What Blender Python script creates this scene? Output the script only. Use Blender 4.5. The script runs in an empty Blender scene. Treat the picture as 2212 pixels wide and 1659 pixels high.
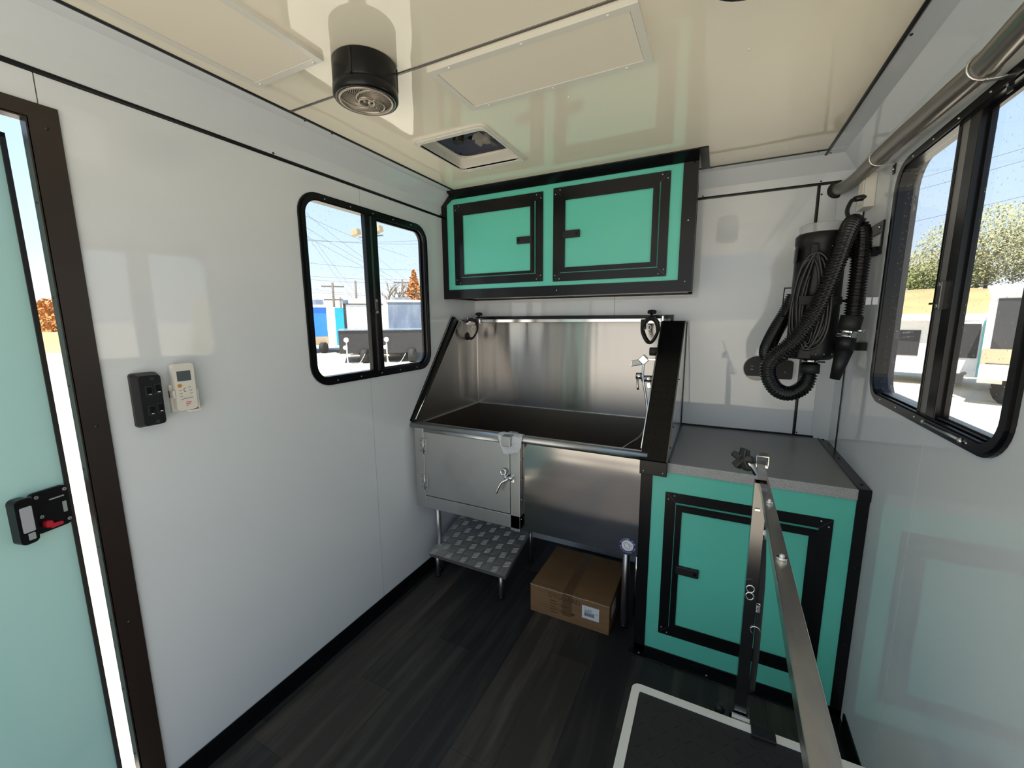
import bpy, bmesh, math, random
from mathutils import Vector, Matrix, noise
from mathutils.geometry import tessellate_polygon
random.seed(7)
PI = math.pi
S = bpy.context.scene
COL = S.collection

# ---------------------------------------------------------------- camera
CAM = Vector((1.45, 0.0, 1.461))
A_, B_, C_ = 0.46101, -0.15772, 0.007107
RM = (Matrix.Rotation(A_, 3, 'Z') @ Matrix.Rotation(B_, 3, 'X') @ Matrix.Rotation(C_, 3, 'Y'))
FPX = 887.44
cd = bpy.data.cameras.new('camera'); cam = bpy.data.objects.new('camera', cd); COL.objects.link(cam)
cd.sensor_fit = 'HORIZONTAL'; cd.sensor_width = 36; cd.lens = 36 * FPX / 2212; cd.clip_start = 0.02; cd.clip_end = 1500
m3 = Matrix((RM.col[0], RM.col[2], -RM.col[1])).transposed()
cam.matrix_world = Matrix.Translation(CAM) @ m3.to_4x4()
S.camera = cam

def ray(px, py): return RM @ Vector(((px - 1106) / FPX, 1.0, -(py - 829.5) / FPX))
def at(px, py, Y):                      # survey point on the plane y = Y
    d = ray(px, py); return CAM + d * ((Y - CAM.y) / d.y)
def atx(px, py, X):
    d = ray(px, py); return CAM + d * ((X - CAM.x) / d.x)
def atz(px, py, Z):
    d = ray(px, py); return CAM + d * ((Z - CAM.z) / d.z)

# ---------------------------------------------------------------- world, sun, exposure
SKY_STRENGTH = 0.98
w = bpy.data.worlds.new('sky'); S.world = w; w.use_nodes = True
nt = w.node_tree; nt.nodes.clear()
o = nt.nodes.new('ShaderNodeOutputWorld'); bg = nt.nodes.new('ShaderNodeBackground')
tc = nt.nodes.new('ShaderNodeTexCoord'); sp = nt.nodes.new('ShaderNodeSeparateXYZ'); cr = nt.nodes.new('ShaderNodeValToRGB')
nt.links.new(tc.outputs['Generated'], sp.inputs[0]); nt.links.new(sp.outputs['Z'], cr.inputs[0])
nt.links.new(cr.outputs[0], bg.inputs[0]); nt.links.new(bg.outputs[0], o.inputs[0])
e = cr.color_ramp.elements
e[0].position = 0.0; e[0].color = (0.95, 0.94, 0.90, 1)
e[1].position = 1.0; e[1].color = (0.36, 0.58, 0.90, 1)
for p, c in ((0.04, (0.88, 0.91, 0.93, 1)), (0.11, (0.66, 0.79, 0.95, 1)), (0.26, (0.53, 0.71, 0.93, 1))):
    k = e.new(p); k.color = c
bg.inputs[1].default_value = SKY_STRENGTH
sd = bpy.data.lights.new('sun', 'SUN'); sd.energy = 8.5; sd.angle = math.radians(0.6); sd.color = (1.0, 0.92, 0.80)
sun = bpy.data.objects.new('sun', sd); COL.objects.link(sun)
sun.rotation_euler = Vector((0.05, 1.0, -1.9)).to_track_quat('-Z', 'Y').to_euler(); sun.location = (0, 0, 12)
def area(name, loc, target, sx, sy, watts, col, spread=180):     # daylight arriving through the rear end left open for light
    l = bpy.data.lights.new(name, 'AREA'); l.shape = 'RECTANGLE'; l.size = sx; l.size_y = sy; l.energy = watts; l.color = col
    l.spread = math.radians(spread)
    o_ = bpy.data.objects.new(name, l); COL.objects.link(o_); o_.location = loc
    o_.rotation_euler = (Vector(target) - Vector(loc)).to_track_quat('-Z', 'Y').to_euler()
#area('daylight_sky', (0.97, -1.32, 1.75), (0.97, 1.6, 1.0), 1.8, 0.75, 13, (0.66, 0.83, 1.0), 150)
#area('daylight_ground', (0.97, -1.32, 0.65), (0.97, 1.0, 2.3), 1.8, 1.1, 15, (1.0, 0.84, 0.60), 130)
S.view_settings.view_transform = 'Standard'; S.view_settings.look = 'None'
S.view_settings.gamma = 1.0; S.view_settings.use_curve_mapping = False
S.view_settings.exposure = 0.50

# ---------------------------------------------------------------- materials
def mat(name, col, rough=0.5, metal=0.0, spec=0.5, bump=None, var=None, aniso=0.0, alpha=1.0, trans=0.0, coat=0.0, ior=None):
    m = bpy.data.materials.new(name); m.use_nodes = True
    n = m.node_tree; b = n.nodes['Principled BSDF']
    b.inputs['Base Color'].default_value = (*col, 1); b.inputs['Roughness'].default_value = rough
    b.inputs['Metallic'].default_value = metal; b.inputs['Specular IOR Level'].default_value = spec
    b.inputs['Coat Weight'].default_value = coat
    if alpha < 1: b.inputs['Alpha'].default_value = alpha
    if trans: b.inputs['Transmission Weight'].default_value = trans
    if ior: b.inputs['IOR'].default_value = ior
    t = n.nodes.new('ShaderNodeTexCoord')
    if aniso:
        b.inputs['Anisotropic'].default_value = abs(aniso); b.inputs['Anisotropic Rotation'].default_value = 0.25 if aniso > 0 else 0.0
        tg = n.nodes.new('ShaderNodeTangent'); tg.direction_type = 'RADIAL'; tg.axis = 'Z'
        n.links.new(tg.outputs[0], b.inputs['Tangent'])
    if bump:                             # (scale xyz, strength, distance)
        mp = n.nodes.new('ShaderNodeMapping'); mp.inputs['Scale'].default_value = bump[0]
        ns = n.nodes.new('ShaderNodeTexNoise'); ns.inputs['Scale'].default_value = 1.0; ns.inputs['Detail'].default_value = 2.0
        bp = n.nodes.new('ShaderNodeBump'); bp.inputs['Strength'].default_value = bump[1]; bp.inputs['Distance'].default_value = bump[2]
        n.links.new(t.outputs['Object'], mp.inputs[0]); n.links.new(mp.outputs[0], ns.inputs[0])
        n.links.new(ns.outputs[0], bp.inputs['Height']); n.links.new(bp.outputs[0], b.inputs['Normal'])
    if var:                              # (scale xyz, second colour, amount, lo, hi)
        mp = n.nodes.new('ShaderNodeMapping'); mp.inputs['Scale'].default_value = var[0]
        ns = n.nodes.new('ShaderNodeTexNoise'); ns.inputs['Scale'].default_value = 1.0; ns.inputs['Detail'].default_value = 5.0
        rp = n.nodes.new('ShaderNodeMapRange'); rp.inputs['From Min'].default_value = var[3]; rp.inputs['From Max'].default_value = var[4]
        rp.inputs['To Max'].default_value = var[2]
        mx = n.nodes.new('ShaderNodeMix'); mx.data_type = 'RGBA'
        mx.inputs['A'].default_value = (*col, 1); mx.inputs['B'].default_value = (*var[1], 1)
        n.links.new(t.outputs['Object'], mp.inputs[0]); n.links.new(mp.outputs[0], ns.inputs[0]); n.links.new(ns.outputs[0], rp.inputs[0])
        n.links.new(rp.outputs[0], mx.inputs['Factor']); n.links.new(mx.outputs['Result'], b.inputs['Base Color'])
    return m

M = {}
WV = ((1.3, 1.3, 1.3), 0.35, 0.012)
M['wall'] = mat('gloss_white_wall', (0.755, 0.79, 0.83), 0.035, bump=WV, ior=1.62)
M['ceil'] = mat('gloss_white_ceiling', (0.94, 0.865, 0.715), 0.03, bump=((2.8, 1.6, 1), 0.4, 0.010), ior=1.65)
M['core'] = mat('seam_dark', (0.10, 0.10, 0.10), 0.8)
M['black'] = mat('black_aluminium', (0.005, 0.005, 0.006), 0.24, spec=0.28)
M['blackm'] = mat('black_matt_plastic', (0.009, 0.009, 0.010), 0.42, spec=0.35)
M['bronze'] = mat('dark_brown_frame', (0.024, 0.016, 0.013), 0.34)
M['rubber'] = mat('black_rubber', (0.012, 0.012, 0.012), 0.6)
M['teal'] = mat('teal_laminate', (0.115, 0.57, 0.46), 0.30, spec=0.5, bump=((500, 500, 500), 0.05, 0.001))
M['tealdoor'] = mat('paled_teal_gloss_door', (0.56, 0.92, 0.88), 0.18, spec=0.6, coat=1.0)  # base colour paled to carry the bright wash of light on the door
M['steel'] = mat('brushed_steel', (0.41, 0.395, 0.38), 0.22, 1.0, aniso=1.0, bump=((6, 6, 0.5), 0.7, 0.007))
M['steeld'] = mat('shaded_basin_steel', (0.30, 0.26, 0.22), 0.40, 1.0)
M['steelh'] = mat('brushed_steel_front', (0.34, 0.33, 0.325), 0.13, 1.0, aniso=-0.5, bump=((0.9, 1, 5.0), 0.5, 0.007))
M['steelsat'] = mat('satin_steel', (0.50, 0.51, 0.51), 0.36, 1.0, aniso=0.4, var=((5, 5, 5), (0.36, 0.36, 0.36), 0.5, .5, .75))
M['chrome'] = mat('chrome', (0.72, 0.72, 0.72), 0.10, 1.0)
M['scuff'] = mat('scuffed_steel_tube', (0.72, 0.69, 0.65), 0.25, 1.0, var=((30, 5, 30), (0.45, 0.45, 0.48), 0.8, .42, .62), bump=((40, 8, 40), 0.08, 0.004))
M['postm'] = mat('darkened_chrome_post', (0.15, 0.145, 0.14), 0.16, 1.0)  # chrome with its dark reflections put into the base colour
M['zinc'] = mat('zinc_screw', (0.62, 0.62, 0.60), 0.3, 1.0)
M['tread'] = mat('tread_plate', (0.62, 0.62, 0.62), 0.5, 1.0)
M['white'] = mat('white_plastic', (0.78, 0.75, 0.68), 0.35)
M['whitemat'] = mat('light_diffuser', (0.88, 0.80, 0.67), 0.55)
M['counter'] = mat('grey_speckle_laminate', (0.155, 0.155, 0.150), 0.33, spec=0.5, var=((420, 420, 420), (0.24, 0.24, 0.235), 1.0, .45, .62))
M['nosing'] = mat('grey_speckle_edge', (0.30, 0.30, 0.30), 0.4, var=((380, 380, 380), (0.46, 0.46, 0.46), 1.0, .45, .62))
M['card'] = mat('brown_cardboard', (0.215, 0.125, 0.062), 0.75, spec=0.2, var=((6, 6, 40), (0.17, 0.10, 0.05), 0.6, .4, .7))
M['cardedge'] = mat('worn_cardboard_edge', (0.36, 0.26, 0.17), 0.8)
M['tape'] = mat('brown_tape', (0.13, 0.070, 0.032), 0.3)
M['ink'] = mat('dark_brown_ink', (0.060, 0.032, 0.018), 0.7)
M['print'] = mat('black_print', (0.03, 0.03, 0.035), 0.6)
M['paper'] = mat('white_label', (0.66, 0.70, 0.74), 0.5)
M['navy'] = mat('navy_print', (0.018, 0.018, 0.13), 0.4)
M['rim'] = mat('white_table_rim', (0.72, 0.72, 0.68), 0.4)
M['mat'] = mat('black_ribbed_mat', (0.012, 0.012, 0.014), 0.55)
M['hose'] = mat('black_corrugated_hose', (0.006, 0.0055, 0.0055), 0.20, spec=0.45)
M['cord'] = mat('black_cord', (0.012, 0.011, 0.011), 0.36)
M['galv'] = mat('ribbed_grey_conduit', (0.33, 0.31, 0.28), 0.28, 0.8)
M['foam'] = mat('packing_foam', (0.75, 0.76, 0.80), 0.6, alpha=0.72, bump=((260, 260, 260), 0.8, 0.003))
M['lcd'] = mat('grey_lcd', (0.075, 0.10, 0.115), 0.2)
M['orange'] = mat('orange_button', (0.62, 0.27, 0.03), 0.5)
M['red'] = mat('red_plastic', (0.62, 0.02, 0.04), 0.3)
M['redprint'] = mat('red_print', (0.62, 0.05, 0.06), 0.5)
M['silverlab'] = mat('silver_label', (0.58, 0.60, 0.66), 0.4, 0.3)
M['grille'] = mat('speaker_grille', (0.42, 0.36, 0.30), 0.35, 0.6)
M['grilled'] = mat('speaker_grille_dark', (0.05, 0.042, 0.036), 0.5, 0.3)
M['greybar'] = mat('grey_aluminium_bar', (0.16, 0.15, 0.145), 0.35, 0.8)
M['fan'] = mat('grey_fan_plastic', (0.30, 0.28, 0.25), 0.5)
M['smoke'] = mat('smoked_vent_lid', (0.09, 0.075, 0.08), 0.12, alpha=0.86)
M['clearp'] = mat('clear_plastic', (0.65, 0.66, 0.68), 0.12, alpha=0.42)
M['ash'] = mat('ash_label', (0.35, 0.42, 0.40), 0.5)
# glazing: thin pane, clear with a fresnel sheen and a little dried-on dust
g = bpy.data.materials.new('window_glass'); g.use_nodes = True; n = g.node_tree; n.nodes.clear()
go = n.nodes.new('ShaderNodeOutputMaterial'); tr = n.nodes.new('ShaderNodeBsdfTransparent'); gl = n.nodes.new('ShaderNodeBsdfGlossy')
df = n.nodes.new('ShaderNodeBsdfDiffuse'); fr = n.nodes.new('ShaderNodeMath'); mx = n.nodes.new('ShaderNodeMixShader'); mx2 = n.nodes.new('ShaderNodeMixShader')
tr.inputs[0].default_value = (0.93, 0.95, 0.95, 1); gl.inputs['Roughness'].default_value = 0.02; fr.operation = 'MULTIPLY_ADD'; fr.inputs[1].default_value = 0.85; fr.inputs[2].default_value = 0.04
lw = n.nodes.new('ShaderNodeLayerWeight'); lw.inputs[0].default_value = 0.5; pw_ = n.nodes.new('ShaderNodeMath'); pw_.operation = 'POWER'; pw_.inputs[1].default_value = 5.0
n.links.new(lw.outputs['Facing'], pw_.inputs[0]); n.links.new(pw_.outputs[0], fr.inputs[0])
df.inputs[0].default_value = (0.8, 0.78, 0.74, 1)
tcx = n.nodes.new('ShaderNodeTexCoord'); vo = n.nodes.new('ShaderNodeTexVoronoi'); vo.inputs['Scale'].default_value = 70
ra = n.nodes.new('ShaderNodeMapRange'); ra.inputs['From Min'].default_value = 0.20; ra.inputs['From Max'].default_value = 0.08; ra.inputs['To Max'].default_value = 0.5; ra.inputs['To Min'].default_value = 0.015
n.links.new(tcx.outputs['Object'], vo.inputs['Vector']); n.links.new(vo.outputs['Distance'], ra.inputs[0])
n.links.new(fr.outputs[0], mx.inputs[0]); n.links.new(tr.outputs[0], mx.inputs[1]); n.links.new(gl.outputs[0], mx.inputs[2])
n.links.new(ra.outputs[0], mx2.inputs[0]); n.links.new(mx.outputs[0], mx2.inputs[1]); n.links.new(df.outputs[0], mx2.inputs[2]); n.links.new(mx2.outputs[0], go.inputs[0])
M['glass'] = g
# vinyl plank: dark grained
def plank_mat(name, base, hi):
    m = mat(name, base, 0.42, spec=0.35, var=((26, 2.0, 26), hi, 1.0, .48, .72), bump=((120, 6, 120), 0.12, 0.002)); return m
PLK = [plank_mat('dark_plank_%s' % 'abc'[i], b, h) for i, (b, h) in enumerate((((0.024, 0.022, 0.0215), (0.055, 0.050, 0.047)), ((0.034, 0.030, 0.0275), (0.075, 0.064, 0.056)), ((0.016, 0.0155, 0.0165), (0.036, 0.034, 0.034))))]
# outdoors
M['gravel'] = mat('sunlit_gravel', (0.66, 0.60, 0.50), 0.9, spec=0.1, var=((1.4, 1.4, 1.4), (0.52, 0.47, 0.39), 1.0, .4, .7), bump=((9, 9, 9), 0.6, 0.03))
M['grass'] = mat('dry_yellow_grass', (0.40, 0.31, 0.16), 0.9, spec=0.1, var=((0.3, 0.3, 0.3), (0.30, 0.25, 0.13), 1.0, .4, .7))
M['tblue'] = mat('blue_trailer_skin', (0.03, 0.20, 0.80), 0.35)
M['tblue2'] = mat('bright_blue_trailer_skin', (0.02, 0.36, 0.85), 0.35)
M['twhite'] = mat('white_trailer_skin', (0.80, 0.79, 0.78), 0.35)
M['tgrey'] = mat('grey_blue_trailer_skin', (0.15, 0.19, 0.26), 0.3, var=((2, 2, .6), (0.24, 0.28, 0.34), 1, .4, .6))
M['tblack'] = mat('black_trailer_skin', (0.035, 0.035, 0.038), 0.35)
M['tcream'] = mat('pale_trailer_trim', (0.80, 0.74, 0.58), 0.4)
M['ttan'] = mat('tan_trailer_skin', (0.42, 0.33, 0.22), 0.5)
M['taqua'] = mat('aqua_trim', (0.20, 0.55, 0.55), 0.4)
M['tire'] = mat('tyre_rubber', (0.02, 0.02, 0.02), 0.8)
M['bark'] = mat('tree_bark', (0.16, 0.12, 0.085), 0.9)
M['leafy'] = mat('pale_olive_leaves', (0.42, 0.40, 0.22), 0.8, var=((3, 3, 3), (0.24, 0.25, 0.12), 1, .4, .6))
M['leafg'] = mat('green_leaves', (0.14, 0.19, 0.07), 0.8, var=((3, 3, 3), (0.28, 0.28, 0.10), 1, .4, .6))
M['leafo'] = mat('orange_autumn_leaves', (0.42, 0.17, 0.05), 0.8)
M['lamp'] = mat('beige_lamp_housing', (0.36, 0.29, 0.18), 0.5)
M['lt'] = mat('light_grey_aluminium', (0.34, 0.32, 0.31), 0.35, 0.6)
M['wire'] = mat('overhead_wire', (0.05, 0.05, 0.06), 0.7)
M['polew'] = mat('weathered_pole', (0.14, 0.12, 0.11), 0.8)
M['polem'] = mat('grey_metal_pole', (0.20, 0.22, 0.26), 0.5)

# ---------------------------------------------------------------- mesh builder
class B:
    def __init__(s): s.bm = bmesh.new(); s.mats = []
    def mi(s, m):
        if m not in s.mats: s.mats.append(m)
        return s.mats.index(m)
    def _fin(s, faces, m, smooth=False):
        i = s.mi(m)
        for f in faces: f.material_index = i; f.smooth = smooth
    def box(s, x0, x1, y0, y1, z0, z1, m, bev=0.0):
        x0, x1 = sorted((x0, x1)); y0, y1 = sorted((y0, y1)); z0, z1 = sorted((z0, z1))
        v = [s.bm.verts.new((x, y, z)) for x in (x0, x1) for y in (y0, y1) for z in (z0, z1)]
        fs = [s.bm.faces.new([v[i] for i in q]) for q in ((0, 1, 3, 2), (4, 6, 7, 5), (0, 4, 5, 1), (2, 3, 7, 6), (0, 2, 6, 4), (1, 5, 7, 3))]
        s._fin(fs, m)
        if bev:
            es = list({e for f in fs for e in f.edges})
            r = bmesh.ops.bevel(s.bm, geom=es, offset=bev, segments=2, affect='EDGES', profile=0.5)
            s._fin([f for f in r['faces']], m)
            for f in r['faces']: f.smooth = False
        return s
    def obox(s, c, ax, ay, az, m, bev=0.0):      # oriented box: centre, three half-axis vectors
        c = Vector(c); ax, ay, az = Vector(ax), Vector(ay), Vector(az)
        v = [s.bm.verts.new(c + ax * i + ay * j + az * k) for i in (-1, 1) for j in (-1, 1) for k in (-1, 1)]
        fs = [s.bm.faces.new([v[i] for i in q]) for q in ((0, 1, 3, 2), (4, 6, 7, 5), (0, 4, 5, 1), (2, 3, 7, 6), (0, 2, 6, 4), (1, 5, 7, 3))]
        s._fin(fs, m)
        if bev:
            es = list({e for f in fs for e in f.edges})
            r = bmesh.ops.bevel(s.bm, geom=es, offset=bev, segments=2, affect='EDGES', profile=0.5); s._fin(r['faces'], m)
        return s
    def plate(s, outer, holes, axis, a, b, m):   # extruded 2D polygon with holes; axis = normal axis
        def P(p, t):
            if axis == 'x': return Vector((t, p[0], p[1]))
            if axis == 'y': return Vector((p[0], t, p[1]))
            return Vector((p[0], p[1], t))
        loops = [outer] + list(holes)
        flat = [p for l in loops for p in l]
        tris = tessellate_polygon([[Vector((p[0], p[1], 0)) for p in l] for l in loops])
        va = [s.bm.verts.new(P(p, a)) for p in flat]; vb = [s.bm.verts.new(P(p, b)) for p in flat]
        fs = []
        for t in tris:
            try: fs.append(s.bm.faces.new([va[i] for i in t])); fs.append(s.bm.faces.new([vb[i] for i in reversed(t)]))
            except ValueError: pass
        k = 0
        for l in loops:
            n_ = len(l)
            for i in range(n_):
                j = (i + 1) % n_
                fs.append(s.bm.faces.new((va[k + i], va[k + j], vb[k + j], vb[k + i])))
            k += n_
        s._fin(fs, m); return s
    def poly(s, pts, m, smooth=False):
        f = s.bm.faces.new([s.bm.verts.new(p) for p in pts]); s._fin([f], m, smooth); return s
    def solid(s, pts, thick, m):                 # polygon in space given a thickness vector
        t = Vector(thick); a = [s.bm.verts.new(Vector(p)) for p in pts]; b = [s.bm.verts.new(Vector(p) + t) for p in pts]
        n_ = len(pts); fs = [s.bm.faces.new(a), s.bm.faces.new(list(reversed(b)))]
        for i in range(n_): fs.append(s.bm.faces.new((a[i], b[i], b[(i + 1) % n_], a[(i + 1) % n_])))
        s._fin(fs, m); return s
    def tube(s, pts, r, m, n=12, cap=True, closed=False, flat=None):
        pts = [Vector(p) for p in pts]; L = len(pts)
        rad = r if callable(r) else (lambda i: r)
        up = None; rings = []
        for i, p in enumerate(pts):
            if closed: t = pts[(i + 1) % L] - pts[i - 1]
            else: t = pts[min(i + 1, L - 1)] - pts[max(i - 1, 0)]
            t.normalize()
            if up is None: up = t.orthogonal().normalized()
            u = (up - t * up.dot(t)).normalized(); up = u; v = t.cross(u)
            R_ = rad(i)
            fv = flat if flat else 1.0
            rings.append([s.bm.verts.new(p + u * (R_ * math.cos(2 * PI * k / n)) + v * (R_ * fv * math.sin(2 * PI * k / n))) for k in range(n)])
        fs = []
        for i in range(L if closed else L - 1):
            a, b = rings[i], rings[(i + 1) % L]
            for k in range(n): fs.append(s.bm.faces.new((a[k], a[(k + 1) % n], b[(k + 1) % n], b[k])))
        s._fin(fs, m, True)
        if cap and not closed:
            s._fin([s.bm.faces.new(list(reversed(rings[0]))), s.bm.faces.new(rings[-1])], m)
        return s
    def cyl(s, p0, p1, r0, m, r1=None, n=20):
        r1 = r0 if r1 is None else r1; p0, p1 = Vector(p0), Vector(p1); t = (p1 - p0).normalized(); u = t.orthogonal().normalized(); v = t.cross(u)
        a = [s.bm.verts.new(p0 + (u * math.cos(2 * PI * k / n) + v * math.sin(2 * PI * k / n)) * r0) for k in range(n)]
        b = [s.bm.verts.new(p1 + (u * math.cos(2 * PI * k / n) + v * math.sin(2 * PI * k / n)) * r1) for k in range(n)]
        s._fin([s.bm.faces.new((a[k], a[(k + 1) % n], b[(k + 1) % n], b[k])) for k in range(n)], m, True)
        s._fin([s.bm.faces.new(list(reversed(a))), s.bm.faces.new(b)], m); return s
    def lathe(s, c, axis, prof, m, n=32):        # prof: (radius, height) along axis
        c = Vector(c); t = Vector(axis).normalized(); u = t.orthogonal().normalized(); v = t.cross(u)
        rings = [[s.bm.verts.new(c + t * h + (u * math.cos(2 * PI * k / n) + v * math.sin(2 * PI * k / n)) * max(r, 1e-4)) for k in range(n)] for r, h in prof]
        s._fin([s.bm.faces.new((a[k], a[(k + 1) % n], b[(k + 1) % n], b[k])) for a, b in zip(rings, rings[1:]) for k in range(n)], m, True); return s
    def ball(s, c, r, m, sc=(1, 1, 1), n=10):
        c = Vector(c); r_ = bmesh.ops.create_uvsphere(s.bm, u_segments=n, v_segments=max(4, n // 2), radius=r)
        for v in r_['verts']: v.co = Vector((v.co.x * sc[0], v.co.y * sc[1], v.co.z * sc[2])) + c
        s._fin({f for v in r_['verts'] for f in v.link_faces}, m, True); return s
    def mesh(s, name):
        bmesh.ops.recalc_face_normals(s.bm, faces=s.bm.faces)
        me = bpy.data.meshes.new(name); s.bm.to_mesh(me); s.bm.free()
        for m in s.mats: me.materials.append(M[m] if isinstance(m, str) else m)
        return me

def rrect(x0, x1, z0, z1, r, n=8):
    pts = []
    for cx, cz, a0 in ((x1 - r, z1 - r, 0), (x0 + r, z1 - r, 90), (x0 + r, z0 + r, 180), (x1 - r, z0 + r, 270)):
        for k in range(n + 1):
            a = math.radians(a0 + 90 * k / n); pts.append((cx + r * math.cos(a), cz + r * math.sin(a)))
    return pts
def rect(x0, x1, z0, z1): return [(x0, z0), (x1, z0), (x1, z1), (x0, z1)]

def tag(o, label=None, cat=None, group=None, kind=None):
    if label: o['label'] = label
    if cat: o['category'] = cat
    if group: o['group'] = group
    if kind: o['kind'] = kind
    return o
def thing(name, loc, label, cat, group=None, kind=None):
    o = bpy.data.objects.new(name, None); COL.objects.link(o); o.location = loc; o.empty_display_size = 0.05
    return tag(o, label, cat, group, kind)
WORLD = {}
def obj(name, b, parent=None, label=None, cat=None, group=None, kind=None):
    """one mesh object, built in world coordinates, hung on its parent"""
    me = b.mesh(name); o = bpy.data.objects.new(name, me); COL.objects.link(o)
    if parent is None:                   # put the origin at the base of the shape
        xs = [v.co for v in me.vertices]
        c = Vector((sum(v.x for v in xs) / len(xs), sum(v.y for v in xs) / len(xs), min(v.z for v in xs)))
        me.transform(Matrix.Translation(-c)); o.location = c; WORLD[o.name] = c
    else:
        off = WORLD.get(parent.name, Vector(parent.location))
        me.transform(Matrix.Translation(-off)); o.parent = parent; WORLD[o.name] = off
    return tag(o, label, cat, group, kind)
def copy_tree(o, parent=None):
    c = o.copy(); COL.objects.link(c); c.parent = parent
    for ch in list(o.children): copy_tree(ch, c)
    return c
def spline(pts, n=12):
    pts = [Vector(p) for p in pts]; out = []
    for i in range(len(pts) - 1):
        p0 = pts[max(i - 1, 0)]; p1 = pts[i]; p2 = pts[i + 1]; p3 = pts[min(i + 2, len(pts) - 1)]
        for k in range(n):
            t = k / n
            out.append(0.5 * ((2 * p1) + (p2 - p0) * t + (2 * p0 - 5 * p1 + 4 * p2 - p3) * t * t + (3 * p1 - p0 - 3 * p2 + p3) * t ** 3))
    return out + [pts[-1]]
def resample(pts, step):
    out = [pts[0]]; acc = 0.0
    for a, b in zip(pts, pts[1:]):
        L = (b - a).length
        if L < 1e-9: continue
        d = step - acc
        while d <= L: out.append(a.lerp(b, d / L)); d += step
        acc = L - (d - step)
    return out
def text_mesh(b, txt, origin, right, up, size, m, push=0.0):
    cu = bpy.data.curves.new('t', 'FONT'); cu.body = txt; cu.size = size; cu.align_x = 'CENTER'; cu.resolution_u = 2
    ob = bpy.data.objects.new('t', cu); me = bpy.data.meshes.new_from_object(ob)
    r, u = Vector(right).normalized(), Vector(up).normalized(); nrm = r.cross(u)
    vs = [b.bm.verts.new(Vector(origin) + r * v.co.x + u * v.co.y + nrm * push) for v in me.vertices]
    fs = []
    for p in me.polygons:
        try: fs.append(b.bm.faces.new([vs[i] for i in p.vertices]))
        except ValueError: pass
    b._fin(fs, m)
    bpy.data.objects.remove(ob); bpy.data.curves.remove(cu); bpy.data.meshes.remove(me)

# ---------------------------------------------------------------- room shell
W, D, H = 1.947, 2.375, 2.153
YB = -0.62                       # unseen rear end behind the camera, cut short and left open to add daylight
ZW, ZB = 2.035, 2.048            # tops of the flat wall sheets
T = 0.05
g_ = 0.0012                      # half width of a sheet joint
WL = dict(y0=1.105, y1=1.880, z0=1.190, z1=1.955)     # window in the left wall
WR = dict(y0=1.052, y1=1.827, z0=1.178, z1=1.943)     # window in the right wall
DY0, DY1, DZ = -0.42, 0.425, 1.925                    # doorway in the left wall
wins = {}
def hole(wd, i=0.012): return rrect(wd['y0'] + i, wd['y1'] - i, wd['z0'] + i, wd['z1'] - i, 0.08)

# left wall
b = B(); b.plate([(YB, -0.12), (DY0, -0.12), (DY0, DZ), (DY1, DZ), (DY1, -0.12), (D + T, -0.12), (D + T, H + 0.06), (YB, H + 0.06)], [hole(WL)], 'x', -.022, -0.003, 'core')
wl = obj('wall_left', b, kind='structure', label='white glossy left wall with seams, a doorway and a window')
def sheet(parent, outer, holes, axis, a, b_): 
    q = B(); q.plate(outer, holes, axis, a, b_, 'wall' if parent is not ceil_ else 'ceil'); return obj('wall_sheet' if parent is not ceil_ else 'ceiling_sheet', q, parent)
ceil_ = None
sY = 1.4215                      # the seam that runs through the window
Z0 = 0.0
h = hole(WL)
def cut(hl, s, keep):            # clip the rounded hole at the seam, as a notch polyline ordered by z
    pts = [p for p in hl if (p[0] < s if keep == 'lo' else p[0] > s)]
    return pts
def notch_sheet(parent, ya, yb, z0, z1, wd, s, side, xa, xb):
    pts = [p for p in hole(wd)]
    zlo, zhi = wd['z0'] + 0.012, wd['z1'] - 0.012
    if side == 'lo':             # sheet lies at smaller y, its far edge is the seam
        arc = sorted([p for p in pts if p[0] < s - g_], key=lambda p: math.atan2(p[1] - (zlo + zhi) / 2, p[0] - s) % (2 * PI))
        arc = [p for p in arc]
        outer = [(ya, z0), (s - g_, z0), (s - g_, zlo)] + list(reversed(arc)) + [(s - g_, zhi), (s - g_, z1), (ya, z1)]
    else:
        arc = sorted([p for p in pts if p[0] > s + g_], key=lambda p: math.atan2(p[1] - (zlo + zhi) / 2, p[0] - s))
        outer = [(s + g_, z0), (yb, z0), (yb, z1), (s + g_, z1), (s + g_, zhi)] + list(reversed(arc)) + [(s + g_, zlo)]
    q = B(); q.plate(outer, [], 'x', xa, xb, 'wall'); return obj('wall_sheet', q, parent)
q = B(); q.plate([(YB, Z0), (DY0, Z0), (DY0, DZ), (0.45 - g_, DZ), (0.45 - g_, ZW), (YB, ZW)], [], 'x', -0.003, 0.0, 'wall'); obj('wall_sheet', q, wl)
def first_left():                # from the doorway to the window seam
    zlo, zhi = WL['z0'] + 0.012, WL['z1'] - 0.012
    arc = sorted([p for p in hole(WL) if p[0] < sY - g_], key=lambda p: math.atan2(p[1] - (zlo + zhi) / 2, p[0] - sY) % (2 * PI))
    outer = [(DY1, Z0), (sY - g_, Z0), (sY - g_, zlo)] + list(reversed(arc)) + [(sY - g_, zhi), (sY - g_, ZW), (0.45 + g_, ZW), (0.45 + g_, DZ), (DY1, DZ)]
    q = B(); q.plate(outer, [], 'x', -0.003, 0.0, 'wall'); return obj('wall_sheet', q, wl)
first_left()
notch_sheet(wl, 0, 2.229 - g_, Z0, ZW, WL, sY, 'hi', -0.003, 0.0)
q = B(); q.plate(rect(2.229 + g_, D, Z0, ZW), [], 'x', -0.003, 0.0, 'wall'); obj('wall_sheet', q, wl)
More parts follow.
